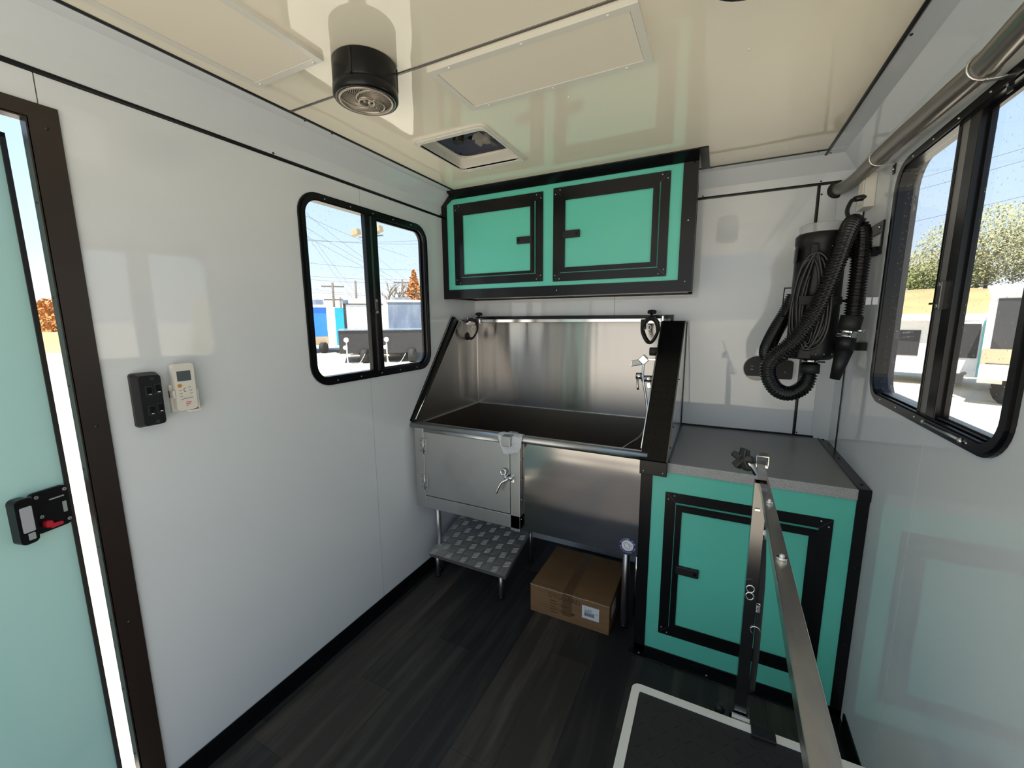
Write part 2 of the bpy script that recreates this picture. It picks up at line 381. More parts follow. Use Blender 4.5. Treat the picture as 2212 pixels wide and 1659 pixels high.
# right wall
b = B(); b.plate([(YB, -0.12), (D + T, -0.12), (D + T, H + 0.06), (YB, H + 0.06)], [hole(WR)], 'x', W + 0.003, W + T, 'core')
wr = obj('wall_right', b, kind='structure', label='white glossy right wall with a large sliding window')
sR = 1.393
notch_sheet(wr, YB, 0, Z0, ZW, WR, sR, 'lo', W, W + 0.003)
notch_sheet(wr, 0, 2.318, Z0, ZW, WR, sR, 'hi', W, W + 0.003)
# back wall
b = B(); b.box(0, W, D + 0.003, D + T, -0.12, H + 0.06, 'core'); wb = obj('wall_back', b, kind='structure', label='white back wall behind tub and cabinets')
for x0, x1 in ((0, 0.92), (0.92, 1.82), (1.82, W - 0.057)):
    q = B(); q.box(x0 + (g_ if x0 else 0), x1 - g_ * 0.4, D, D + 0.003, Z0, ZB, 'wall'); obj('wall_sheet', q, wb)
q = B(); q.solid([(W - 0.057, D, 0), (W, D - 0.057, 0), (W, D, 0)], (0, 0, ZB), 'wall'); obj('corner_sheet', q, wb)
# ceiling
b = B(); vh = rect(0.331, 0.643, 1.411, 1.743)
b.plate(rect(-T, W + T, YB, D + T), [vh], 'z', H + 0.003, H + 0.06, 'core'); ceil_ = obj('ceiling', b, kind='structure', label='glossy white ceiling of two sheets')
cy = 1.020
q = B(); q.plate(rect(0.117, W - 0.123, YB, cy - g_ * 2), [], 'z', H, H + 0.003, 'ceil'); obj('ceiling_sheet', q, ceil_)
q = B(); q.plate(rect(0.117, W - 0.123, cy + g_ * 2, D - 0.121), [vh], 'z', H, H + 0.003, 'ceil'); obj('ceiling_sheet', q, ceil_)
# coves: bent corner sheets with a small chamfer
def cove(name, prof, axis, a, b_, label):
    q = B(); n_ = len(prof)
    pr = [(p, (p[0] + s_[0], p[1] + s_[1])) for p, s_ in prof]
    def P(p, t): return (p[0], t, p[1]) if axis == 'y' else (t, p[0], p[1])
    for (p0, o0), (p1, o1) in zip(pr, pr[1:]):
        q.solid([P(p0, a), P(p1, a), P(o1, a), P(o0, a)], (0, b_ - a, 0) if axis == 'y' else (b_ - a, 0, 0), 'wall' )
    return obj(name, q, kind='structure', label=label)
e_ = 0.003
cove('trim_1', [((0.0, ZW), (-e_, 0)), ((0.0, 2.092), (-e_, 0)), ((0.058, H), (0, e_)), ((0.117, H), (0, e_))], 'y', YB, D, 'white bent corner sheet between left wall and ceiling')
cove('trim_2', [((W, ZW), (e_, 0)), ((W, 2.092), (e_, 0)), ((W - 0.058, H), (0, e_)), ((W - 0.123, H), (0, e_))], 'y', YB, D, 'white bent corner sheet between right wall and ceiling')
cove('trim_3', [((D - .0008, ZB), (e_, 0)), ((D - .0008, 2.092), (e_, 0)), ((D - 0.058, H - .0008), (0, e_)), ((D - 0.121, H - .0008), (0, e_))], 'x', 0.0, W, 'white bent corner sheet between back wall and ceiling')
# black joint strips (half round) with their screws
def strip(name, p0, p1, r, label, scr, off, nrm):
    p0, p1 = Vector(p0), Vector(p1); n_ = Vector(nrm); q = B()
    t = (p1 - p0).normalized(); sdir = t.cross(n_)
    prof = [(-r, 0), (-r * 0.8, r * .45), (-r * .3, r * .6), (r * .3, r * .6), (r * 0.8, r * .45), (r, 0)]
    q.solid([p0 + sdir * a + n_ * c for a, c in prof], p1 - p0, 'black')
    o = obj(name, q, kind='structure', label=label)
    k = B()
    for s_ in scr:
        c = (p0.lerp(p1, s_) if s_ < 1.0 else Vector((p0.x, s_ - 1.0, p0.z))) + Vector(off); k.ball(c, 0.0042, 'blackm', n=8)
    if scr: obj('screws', k, o, kind='stuff')
    return o
strip('trim_4', (0.117, YB, H), (0.117, 2.26, H), 0.0065, 'black joint strip along the left ceiling edge', [2.085, 2.20 + .0, 3.155], (-0.010, 0, 0), (0, 0, -1))
strip('trim_5', (0, YB, ZW), (0, 2.04, ZW), 0.0065, 'black joint strip along the top of the left wall', [2.030, 3.020], (0, 0, 0.011), (1, 0, 0))
strip('trim_6', (W - 0.123, YB, H), (W - 0.123, D - 0.02, H), 0.0065, 'black joint strip along the right ceiling edge', [2.470, 3.300], (0.012, 0, 0), (0, 0, -1))
strip('trim_7', (1.30, D - 0.121, H), (W - 0.123, D - 0.121, H), 0.0065, 'black joint strip along the back ceiling edge', [0.15, 0.93], (0, 0.010, 0), (0, 0, -1))
strip('trim_8', (1.32, D, ZB), (1.90, D, ZB), 0.0065, 'black joint strip high on the back wall', [0.04, 0.87], (0, 0, 0.011), (0, -1, 0))
strip('trim_9', (1.820, D, 0.885), (1.820, D, ZB - 0.004), 0.0065, 'black vertical strip on the back wall behind the dryer', [0.012, 0.965], (0.012, 0, 0), (0, -1, 0))
strip('trim_10', (W, 2.180, 0.885), (W, 2.180, ZB), 0.0065, 'black vertical strip on the right wall near the corner', [], (0, 0, 0), (-1, 0, 0))
# ceiling joint strip, grey
q = B(); q.box(0.12, 1.82, cy - 0.004, cy + 0.004, H - 0.0025, H + 0.001, 'greybar', 0.001); obj('trim_11', q, kind='structure', label='thin grey joint strip across the ceiling')
# baseboards
q = B(); q.box(0, 0.006, DY1 + 0.06, D, 0, 0.056, 'black', 0.001); q.box(0.005, 0.030, DY1 + 0.06, D, 0, 0.004, 'black'); obj('baseboard_left', q, kind='structure', label='black angle along the left wall and floor')
q = B(); q.box(W - 0.006, W, YB, 1.66, 0, 0.056, 'black', 0.001); q.box(W - 0.03, W - 0.005, YB, 1.66, 0, 0.004, 'black'); obj('baseboard_right', q, kind='structure', label='black angle along the right wall and floor')
# floor: vinyl planks
q = B(); q.box(-T, W + T, YB, D + T, -0.10, -0.004, 'core'); fl = obj('floor', q, kind='structure', label='dark brown-black wood-plank vinyl floor')
k = 0; pw = 0.165
joints = {1: 1.056, 2: 1.37, 3: 0.80, 4: 0.98, 5: 1.518, 6: 1.70, 7: 1.30, 0: 0.7}
while True:
    x0 = -0.110 + pw * k; x1 = min(x0 + pw, W); 
    if x0 >= W: break
    j = joints.get(k - 1, random.uniform(0.4, 1.5)); y = j - 1.22 * 4
    ii = 0
    while y < D:
        ya, yb = max(y, YB), min(y + 1.22, D)
        if yb - ya > 0.02:
            q = B(); q.box(max(x0, 0) + 0.0004, x1 - 0.0004, ya + 0.0005, yb - 0.0005, -0.004, random.uniform(-0.0006, 0), PLK[(k * 2 + ii * 5 + random.randint(0, 1)) % 3]); obj('plank', q, fl)
        y += 1.22; ii += 1
    k += 1

# ---------------------------------------------------------------- windows
def window(name, wd, x, s, label, m0, m1, near):   # s: +1 frame stands proud towards +x (left wall)
    root = thing(name, (x, (wd['y0'] + wd['y1']) / 2, wd['z0']), label, None, kind='structure')
    y0, y1, z0, z1 = wd['y0'], wd['y1'], wd['z0'], wd['z1']
    q = B()
    q.plate(rrect(y0, y1, z0, z1, 0.088), [rrect(y0 + .030, y1 - .030, z0 + .030, z1 - .030, 0.060)], 'x', x, x + s * 0.007, 'black')
    q.plate(rrect(y0 + .008, y1 - .008, z0 + .008, z1 - .008, 0.080), [rrect(y0 + .026, y1 - .026, z0 + .026, z1 - .026, 0.064)], 'x', x + s * 0.006, x + s * 0.012, 'black')
    q.plate(rrect(y0 + .016, y1 - .016, z0 + .016, z1 - .016, 0.074), [rrect(y0 + .030, y1 - .030, z0 + .030, z1 - .030, 0.060)], 'x', x, x - s * 0.030, 'black')
    fr = obj('frame', q, root)
    # fixed glass (large side) and sliding sash
    gx = x - s * 0.012
    fix, sld = ((y0, m0), (m1, y1)) if near == 'lo' else ((m1, y1), (y0, m0))
    def pane(ya, yb, xx, i):
        lo, hi = max(ya, y0 + .030), min(yb, y1 - .030)
        pts = [p for p in rrect(y0 + .030 + i, y1 - .030 - i, z0 + .030 + i, z1 - .030 - i, 0.056)]
        pts = [(min(max(p[0], lo), hi), p[1]) for p in pts]
        out = []
        for p in pts:
            if not out or (abs(p[0] - out[-1][0]) + abs(p[1] - out[-1][1])) > 1e-5: out.append(p)
        return out
    q = B(); q.poly([(gx, p[0], p[1]) for p in pane(fix[0], fix[1] + .0, gx, 0.001)], 'glass'); obj('pane', q, root)
    # mullions
    ma, mb = (m0 + .047, m1 - .012) if near == 'hi' else (m0 + .030, m1 - .030)
    q = B(); q.box(x - s * 0.020, x + s * 0.004, m0, ma, z0 + .028, z1 - .028, 'black', .002)
    q.box(x - s * 0.018, x + s * 0.000, ma, mb, z0 + .028, z1 - .028, 'lt' if near == 'hi' else 'greybar', .001)
    q.box(x - s * 0.020, x + s * 0.003, mb, m1, z0 + .028, z1 - .028, 'black', .002)
    mu = obj('mullion', q, root)
    q = B(); zc = (z0 + z1) / 2 - 0.05
    q.box(x, x + s * 0.012, (m0 + m1) / 2 - .008, (m0 + m1) / 2 + .008, zc - .035, zc + .035, 'greybar', .002)
    q.cyl((x + s * .012, (m0 + m1) / 2, zc - .026), (x + s * .014, (m0 + m1) / 2, zc - .026), .006, 'zinc', n=10)
    q.cyl((x + s * .012, (m0 + m1) / 2, zc + .026), (x + s * .014, (m0 + m1) / 2, zc + .026), .006, 'zinc', n=10)
    q.box(x + s * .010, x + s * .016, (m0 + m1) / 2 + (.008 if near == 'hi' else -.03), (m0 + m1) / 2 + (.035 if near == 'hi' else -.008), zc - .022, zc - .017, 'blackm', .001)
    obj('latch', q, mu)
    # sliding sash with its own slim frame and glass
    sa, sb = sld
    gx2 = x - s * 0.016
    def sash(i, j): 
        lo = sa if sa == m1 else y0 + .030; hi = sb if sb == m0 else y1 - .030
        return lo, hi
    lo, hi = sash(0, 0)
    q = B(); o_ = pane(lo, hi, gx2, 0.0)
    inn = [(min(max(p[0], lo + .010), hi - .010), min(max(p[1], z0 + .040), z1 - .040)) for p in rrect(y0 + .040, y1 - .040, z0 + .040, z1 - .040, 0.048)]
    ii = []
    for p in inn:
        if not ii or (abs(p[0] - ii[-1][0]) + abs(p[1] - ii[-1][1])) > 1e-5: ii.append(p)
    q.plate(o_, [ii], 'x', gx2 - s * .004, gx2 + s * .006, 'black'); obj('sash_frame', q, root)
    q = B(); q.poly([(gx2, p[0], p[1]) for p in ii], 'glass'); obj('pane', q, root)
    # track lines and rivets
    q = B()
    for dz in (0.008, 0.016): q.box(x - s * .004, x - s * .040, y0 + .09, y1 - .09, z0 + .030, z0 + .030 + dz * .3, 'greybar')
    for yy in [y0 + .12 + i * .13 for i in range(5)]:
        q.ball((x + s * .012, yy, z0 + .017), .0028, 'zinc', n=6); q.ball((x + s * .012, yy, z1 - .017), .0028, 'zinc', n=6)
    obj('rivets', q, root, kind='stuff')
    if near == 'hi':
        q = B(); q.cyl((x + s * .014, y0 + .14, z0 + .017), (x + s * .014, y0 + .32, z0 + .017), .0035, 'zinc', n=8); q.ball((x + s * .014, y0 + .14, z0 + .017), .006, 'zinc'); q.ball((x + s * .014, y0 + .32, z0 + .017), .006, 'zinc'); obj('catch_rod', q, root, label='bright steel rod on the lower frame')
    return root
window('window_1', WL, 0.0, 1, 'black framed sliding window in the left wall', 1.440, 1.515, 'lo')
window('window_2', WR, W, -1, 'black framed sliding window in the right wall', 1.350, 1.452, 'hi')

# ---------------------------------------------------------------- door in the left wall
dr = thing('door_1', (0, 0, 0), 'teal entry door standing ajar in a dark brown frame', None, kind='structure')
q = B()
fy0, fy1, fz = DY0 - 0.055, DY1 + 0.055, DZ + 0.036
q.plate([(fy0, 0.0), (DY0, 0.0), (DY0, DZ), (DY1, DZ), (DY1, 0.0), (fy1, 0.0), (fy1, fz), (fy0, fz)], [], 'x', 0.0, 0.006, 'bronze')
q.plate([(DY0 - .002, 0.0), (DY0 + .003, 0), (DY0 + .003, DZ - .003), (DY1 - .003, DZ - .003), (DY1 - .003, 0), (DY1 + .002, 0), (DY1 + .002, DZ + .002), (DY0 - .002, DZ + .002)], [], 'x', -.024, 0.006, 'bronze')
fo = obj('door_frame', q, dr)
q = B()
for yy, zz in ((0.455, 1.91), (0.453, 1.19), (0.452, .62), (0.27, 1.943), (0.0, 1.943)): q.ball((.007, yy, zz), .0045, 'bronze', (.5, 1, 1), 8)
for zz in [0.2 + i * .22 for i in range(8)]: q.ball((-.012, DY1 - .003, zz), .003, 'bronze', n=6)
obj('screws', q, fo, kind='stuff')
th = math.radians(15); hx = Vector((-T, -0.40, 0)); hx = Vector((0.0, -0.40, 0))
dd = Vector((-math.sin(th), math.cos(th), 0)); dn = Vector((math.cos(th), math.sin(th), 0))
def DP(u, z, n_=0.0): return hx + dd * u + dn * n_ + Vector((0, 0, z))
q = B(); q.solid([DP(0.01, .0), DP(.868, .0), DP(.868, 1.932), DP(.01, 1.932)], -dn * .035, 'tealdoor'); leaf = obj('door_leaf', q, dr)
q = B()
for u0, u1, z0, z1, n0, n1 in ((.866, .877, -.01, 1.942, -.037, .004), (.0, .877, 1.930, 1.942, -.037, .004), (0, .012, -.01, 1.942, -.037, .004)):
    q.solid([DP(u0, z0, n0), DP(u1, z0, n0), DP(u1, z1, n0), DP(u0, z1, n0)], dn * (n1 - n0), 'rubber')
q.solid([DP(.8775, 0.0, -.03), DP(.8805, 0.0, -.03), DP(.8805, 1.938, -.03), DP(.8775, 1.938, -.03)], dn * .012, 'zinc')
obj('seal', q, leaf, label='dark rubber edge seal with a thin metal lip')
# latch on the door
q = B()
def rr3(u0, u1, z0, z1, r, n0, n1, m):
    q.solid([DP(a, c, n0) for a, c in rrect(u0, u1, z0, z1, r, 4)], dn * (n1 - n0), m)
rr3(.782, .866, .880, .998, .014, .0, .010, 'black')
rr3(.742, .780, .872, .998, .012, .0, .030, 'black')
rr3(.7785, .7865, .890, .994, .002, .008, .016, 'greybar')
rr3(.750, .774, .905, .975, .003, .030, .0315, 'silverlab')
rr3(.758, .772, .882, .901, .002, .030, .0312, 'ash')
rr3(.849, .858, .918, .950, .002, .010, .0112, 'ash')
rr3(.800, .815, .895, .912, .004, .010, .024, 'red')
q.solid([DP(.812, .902, .014), DP(.838, .897, .012), DP(.838, .890, .012), DP(.812, .889, .014)], dn * .009, 'red')
for u, z in ((.796, .985), (.858, .985), (.858, .895), (.800, .927)):
    q.cyl(DP(u, z, .010), DP(u, z, .0135), .0048, 'zinc', n=10); q.cyl(DP(u, z, .0135), DP(u, z, .0138), .0016, 'print', n=6)
rr3(.822, .855, .966, .969, .001, .010, .012, 'silverlab')
obj('latch', q, leaf, label='black door latch with a red release tab')

# ---------------------------------------------------------------- tub
TY = 1.70
tub = thing('bathing_tub', (.62, 2.03, 0), 'stainless steel walk-in dog bathing tub on tubular legs in the back corner', 'tub')
YT = 2.358; XL, XR = 0.023, 1.200; ZR = 0.900
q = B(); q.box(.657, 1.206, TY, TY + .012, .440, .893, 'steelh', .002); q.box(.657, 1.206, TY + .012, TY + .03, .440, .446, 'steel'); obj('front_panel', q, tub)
q = B()
q.box(.035, .095, 1.672, TY + .01, .452, .893, 'steelsat', .002)
q.box(.095, .657, 1.672, TY + .01, .452, .520, 'steelsat', .002)
q.box(.606, .657, 1.672, TY + .01, .440, .893, 'steelsat', .002)
df_ = obj('door_frame', q, tub)
q = B()
for zz in (.50, .60, .70, .80): q.ball((.6575, 1.688, zz), .0028, 'zinc', n=6)
obj('rivets', q, df_, kind='stuff')
q = B(); q.box(.097, .604, 1.670, 1.694, .5235, .876, 'steelsat', .003)
q.tube([(.097, 1.685, .882), (.604, 1.685, .882)], .0155, 'steelsat', 14); dt = obj('door', q, tub, label='hinged stainless door in the left half of the tub front')
for zz in (.800, .600):
    q = B(); q.box(.072, .094, 1.668, 1.672, zz - .04, zz + .04, 'steelsat', .001); q.box(.098, .116, 1.664, 1.670, zz - .04, zz + .04, 'steelsat', .001)
    q.cyl((.096, 1.666, zz - .042), (.096, 1.666, zz + .042), .0045, 'zinc', n=10)
    for dz in (-.028, 0, .028): q.ball((.080, 1.668, zz + dz), .003, 'print', n=6); q.ball((.107, 1.664, zz + dz), .003, 'print', n=6)
    obj('hinge', q, dt)
q = B()                           # lever latch
q.box(.612, .634, 1.662, 1.672, .690, .736, 'chrome', .002); q.cyl((.600, 1.655, .713), (.628, 1.655, .713), .009, 'chrome', n=14)
q.tube(spline([(.606, 1.65, .710), (.590, 1.645, .700), (.575, 1.64, .690), (.562, 1.635, .664), (.552, 1.632, .638)], 5), .0065, 'chrome', 10)
q.tube([Vector((.578 + .013 * math.cos(a), 1.655 + .002 * math.sin(a), .738 + .013 * math.sin(a))) for a in [2 * PI * i / 14 for i in range(14)]], .005, 'chrome', 8, closed=True)
q.ball((.590, 1.655, .716), .010, 'chrome'); q.box(.575, .600, 1.662, 1.670, .700, .730, 'chrome', .002)
obj('lever_latch', q, dt, label='chrome lever latch with its chain ring')
q = B(); q.tube([(.005, 1.690, ZR), (1.228, 1.690, ZR)], .0175, 'steelsat', 18)
q.box(.005, 1.228, 1.690, 1.712, ZR, ZR + .0175, 'steelsat', .002); obj('rim', q, tub, label='rolled steel front rim')
q = B()                           # basin: open box
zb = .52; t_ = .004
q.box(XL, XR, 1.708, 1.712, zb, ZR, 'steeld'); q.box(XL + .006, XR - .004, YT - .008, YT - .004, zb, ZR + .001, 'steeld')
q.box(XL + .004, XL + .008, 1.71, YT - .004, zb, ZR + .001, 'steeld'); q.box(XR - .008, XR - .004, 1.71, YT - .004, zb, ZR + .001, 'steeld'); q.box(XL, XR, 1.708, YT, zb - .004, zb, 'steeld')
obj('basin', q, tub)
q = B(); q.box(XL, XR, YT - .002, YT + .002, ZR, 1.452, 'steel'); q.box(XL, XR, YT - .012, YT + .004, 1.448, 1.456, 'steel', .001); q.box(XL, XR, YT - .012, YT, ZR - .002, ZR + .0025, 'zinc'); obj('backsplash', q, tub)
sp_ = [(1.712, ZR), (YT, ZR), (YT, 1.450), (2.150, 1.450), (1.712, .930)]
q = B(); q.plate(sp_, [], 'x', XL - .002, XL + .001, 'steel'); q.box(XL, XL + .012, 1.712, YT, ZR - .002, ZR + .0025, 'zinc')
q.tube([(XL + .001, 1.700, .928), (XL + .001, 2.146, 1.452)], .0035, 'chrome', 8); q.tube([(XL + .001, 2.146, 1.452), (XL + .001, YT, 1.452)], .0035, 'chrome', 8)
q.box(XL, XL + .003, YT - .004, YT, ZR, 1.45, 'chrome'); obj('side_splash', q, tub)
q = B(); q.plate([(1.712, ZR), (YT, ZR), (YT, 1.445), (2.20, 1.445), (1.700, .930)], [], 'x', XR - .001, XR + .002, 'steel'); q.tube([(XR - .001, 1.700, .928), (XR - .001, 2.20, 1.442)], .003, 'chrome', 8); obj('side_splash', q, tub)
q = B(); q.lathe((XL + .002, 2.235, 1.352), (1, 0, 0), [(0.0, .006), (.018, .006), (.024, .003), (.026, 0)], 'rubber', 20); obj('grommet', q, tub, label='black rubber plug in the left side splash')
for lx, ly in ((1.137, 1.815), (.075, 1.800), (1.150, 2.30), (.060, 2.30)):
    q = B(); q.cyl((lx, ly, 0.02), (lx, ly, .518), .0165, 'steelsat', n=18); q.cyl((lx, ly, 0), (lx, ly, .022), .020, 'blackm', n=16); obj('leg', q, tub)
q = B(); q.tube([(.075, 1.79, .428), (1.15, 1.79, .428)], .008, 'chrome', 10); q.tube([(1.145, 1.80, .43), (1.150, 2.29, .43)], .008, 'chrome', 10)
q.box(.03, 1.2, 1.79, 2.32, .440, .452, 'steelsat'); obj('undershelf_frame', q, tub)
q = B(); q.tube([(1.175, 1.80, .40), (1.150, 2.29, .08)], .010, 'steelsat', 10); q.cyl((1.178, 1.86, .03), (1.178, 1.86, .44), .007, 'chrome', n=10); obj('brace', q, tub)
# sticker: round maker badge with a line drawing
q = B(); sc = Vector((1.160, TY - .0004, .484)); R0 = .037
def disc(r0, r1, off, m, a0=0, a1=360, n_=36):
    for i in range(n_):
        t0 = math.radians(a0 + (a1 - a0) * i / n_); t1 = math.radians(a0 + (a1 - a0) * (i + 1) / n_)
        P_ = lambda r, t: sc + Vector((r * math.cos(t), -off, r * math.sin(t)))
        if r0 < 1e-6: q.poly([P_(0, 0), P_(r1, t0), P_(r1, t1)], m)
        else: q.poly([P_(r0, t0), P_(r1, t0), P_(r1, t1), P_(r0, t1)], m)
disc(.025, R0, .0003, 'navy'); disc(0, .0252, .0006, 'paper')
def arc_text(txt, r, mid, span, size, flip=False):
    n_ = len(txt)
    for i, ch in enumerate(txt):
        a = math.radians(mid + (span * (0.5 - (i + .5) / n_)) * (-1 if flip else 1))
        rad = Vector((math.cos(a), 0, math.sin(a))); tan = Vector((math.sin(a), 0, -math.cos(a)))
        if ch == ' ': continue
        if flip: text_mesh(q, ch, sc + rad * (r + size * .36), -tan, -rad, size, 'paper', .0009)
        else: text_mesh(q, ch, sc + rad * (r - size * .36), tan, rad, size, 'paper', .0009)
arc_text('FLYING PIG', .031, 90, 150, .0115); arc_text('Professional Tub', .031, 270, 160, .0092, True)
def line(pts): q.tube([sc + Vector((a * .001, -.0009, c * .001)) for a, c in pts], .0006, 'print', 5)
line([(-14, 10), (-17, 6), (-13, 2), (-12, -4), (-9, -12), (-5, -15), (-3, -12), (2, -14), (5, -17), (9, -14), (10, -7), (9, 0), (6, 7), (0, 12), (-6, 14), (-12, 12), (-14, 10)])
line([(6, 7), (9, 10), (11, 5), (18, 4), (20, 0), (14, -3), (9, -1)]); line([(-9, 8), (-7, 9), (-6, 7)])
obj('sticker', q, tub, label='round navy and white maker sticker on the lower corner')
# black angle between tub and left wall
q = B(); q.solid([(.0, 1.690, .915), (.0, 2.105, 1.475), (.0, 2.135, 1.452), (.0, 1.712, .900)], (.022, 0, 0), 'black')
q.solid([(.0, 1.680, .925), (.0, 2.095, 1.478), (.0, 2.100, 1.482), (.0, 1.684, .920)], (.003, 0, 0), 'black')
q.solid([(.0, 1.688, .920), (.030, 1.692, .912), (.030, 2.130, 1.444), (.0, 2.103, 1.472)], (0, .003, .003), 'black')
obj('corner_angle', q, label='black angle strip slanting between tub side and left wall', cat='trim')
# black strip on the back wall over the tub
q = B(); q.box(.02, 1.238, D - .022, D, 1.456, 1.476, 'black', .001); q.box(1.224, 1.238, D - .022, D - .002, 1.436, 1.458, 'black'); obj('back_ledge_strip', q, label='black strip on back wall above the steel backsplash', cat='trim')

# side cover between tub and counter
cov = thing('tub_side_cover', (1.255, 1.95, .84), 'tall slanted side cover in black tread plate between tub and counter', 'cover')
q = B(); fp = [(1.672, .895), (2.235, 1.437), (D, 1.437), (D, .884), (1.672, .884)]
q.plate(fp, [], 'x', 1.206, 1.304, 'wall'); obj('box_panel', q, cov, label='pale grey flat side')
q = B(); s0 = Vector((1.203, 1.668, .893)); s1 = Vector((1.203, 2.232, 1.442)); sv = (s1 - s0); sl = sv.length; su = sv.normalized(); sn = Vector((0, -su.z, su.y))
q.solid([s0, s0 + Vector((.1035, 0, 0)), s1 + Vector((.1035, 0, 0)), s1], sn * .003, 'black')
for i in range(22):                   # raised tread bars
    for j in range(4):
        c = s0 + su * (.02 + i * sl / 22) + Vector((.014 + j * .025, 0, 0)) + sn * .0034
        d1 = (su * .6 + Vector((.8 if (i + j) % 2 else -.8, 0, 0))).normalized()
        q.obox(c, d1 * .0075, sn.cross(d1) * .0015, sn * .0008, 'black')
obj('tread_face', q, cov, label='black tread-plate slanted face')
q = B(); q.plate([(1.668, .888), (2.232, 1.438), (2.226, 1.444), (1.662, .894)], [], 'x', 1.302, 1.307, 'greybar'); q.box(1.203, 1.307, 1.655, 1.680, .836, .894, 'black', .002); q.box(1.206, 1.306, 2.24, D, 1.434, 1.441, 'greybar', .001)
q.box(1.300, 1.308, D - .006, D, .884, 1.44, 'black')
for yy, zz in ((1.80, 1.00), (1.98, 1.18), (1.72, .93)): q.ball((1.308, yy + .03, zz), .0035, 'blackm', n=6)
for xx in (1.218, 1.292): q.ball((xx, 1.655, .85), .0035, 'zinc', n=6)
obj('edge_angle', q, cov)

# restraint bar with clamp knobs and loops
bar = thing('restraint_bar', (.62, 2.27, 1.45), 'chrome square restraint bar across the back of the tub', 'bar')
q = B(); q.box(.030, 1.196, 2.255, 2.275, 1.438, 1.458, 'chrome', .002); obj('tube', q, bar)
for xx in (.028, 1.198):
    q = B(); q.box(xx - .004, xx + .004, 2.235, 2.295, 1.425, 1.470, 'chrome', .001); q.ball((xx + (.006 if xx < 1 else -.006), 2.245, 1.45), .006, 'zinc', n=8); obj('bracket', q, bar)
def loop(px, xx, lab, flip):
    lp = thing('leash_loop', (xx, 2.25, 1.36), lab, 'leash', 'leash loops clamped on the restraint bar')
    q = B(); q.box(xx - .022, xx + .022, 2.248, 2.282, 1.430, 1.464, 'chrome', .002); obj('slider', q, lp)
    kx = xx + (.012 if not flip else 0)
    q = B(); q.cyl((kx, 2.262, 1.464), (kx, 2.262, 1.480), .007, 'blackm', n=12)
    for a in range(5):
        an = a * 2 * PI / 5 + .3; q.ball((kx + .014 * math.cos(an), 2.262 + .014 * math.sin(an), 1.490), .010, 'blackm', (1, 1, 1.1), 8)
    q.ball((kx, 2.262, 1.490), .014, 'blackm', (1, 1, .9), 10); obj('knob', q, lp)
    q = B()
    c = Vector((xx - (.035 if not flip else .0), 2.235, 1.395)); 
    rx, rz = (.050, .058) if not flip else (.038, .062)
    pts = [c + Vector((rx * math.cos(a) * (1 - .25 * max(0, -math.sin(a)) * (1 if flip else .2)), .012 * math.sin(a * 2), rz * math.sin(a))) for a in [2 * PI * i / 28 for i in range(28)]]
    q.tube(pts, .0085 if flip else .006, 'rubber', 8, closed=True, flat=1.6)
    q.box(c.x - rx - .010, c.x - rx + .016, 2.222, 2.248, c.z + .005, c.z + .058, 'rubber', .003)
    obj('strap', q, lp)
    q = B(); cc = Vector((xx - .006, 2.225, 1.412)); q.tube([cc + Vector((.011 * math.cos(a), 0, .011 * math.sin(a))) for a in [2 * PI * i / 12 for i in range(12)]], .0022, 'chrome', 6, closed=True)
    q.tube([cc + Vector((-.011, 0, -.004)), cc + Vector((-.022, 0, -.012)), cc + Vector((-.032, 0, -.008))], .002, 'chrome', 6); q.tube([cc + Vector((.006, 0, -.010)), cc + Vector((.012, -.002, -.022))], .003, 'chrome', 6)
    obj('clip', q, lp)
loop(1030, .085, 'black leash loop at the left end of the restraint bar', False)
loop(1413, 1.140, 'black leash loop at the right end of the restraint bar', True)

# shower set on the right side splash
fc = thing('shower_set', (1.19, 2.1, 1.15), 'chrome hand shower and mixer on the right inner side of the tub', 'faucet')
F = lambda x, y: at(x, y, 2.03)
q = B(); q.cyl((1.199, 2.08, 1.300), (1.165, 2.07, 1.300), .020, 'rubber', n=16); a, c = F(1372, 782), F(1386, 772)
q.obox(F(1376, 783), Vector((.024, .01, .004)), Vector((0, .018, 0)), Vector((0, 0, .014)), 'chrome', .003)
q.obox(F(1391, 777), Vector((.012, 0, .012)), Vector((0, .020, 0)), Vector((-.009, 0, .009)) * 1.5, 'chrome', .003)
q.box(1.16, 1.199, 2.02, 2.05, 1.262, 1.270, 'chrome', .001); obj('hand_shower', q, fc)
q = B(); m0 = F(1398, 818); q.cyl(m0 + Vector((-.025, 0, 0)), (1.199, m0.y, m0.z), .016, 'chrome', n=16); q.cyl(F(1378, 812) + Vector((-.008, 0, 0)), F(1378, 812) + Vector((.020, 0, 0)), .016, 'chrome', n=16)
q.cyl((1.195, 2.10, m0.z), (1.199, 2.10, m0.z), .03, 'chrome', n=20); q.obox(F(1402, 832), Vector((.010, 0, .004)), Vector((0, .012, 0)), Vector((-.005, 0, .014)), 'chrome', .003); obj('mixer', q, fc)
q = B(); l0 = F(1377, 818); q.tube([l0, l0 + Vector((.004, -.01, -.030)), l0 + Vector((.007, -.014, -.052))], .005, 'chrome', 8); obj('lever', q, fc)
q = B(); q.tube(spline([at(1390, 786, 2.01), at(1389, 815, 2.0), at(1394, 850, 1.99), at(1398, 885, 1.97), at(1394, 920, 1.93), at(1384, 942, 1.88), at(1362, 958, 1.82), at(1344, 969, 1.76)], 8), .0055, 'chrome', 10); obj('shower_hose', q, fc)

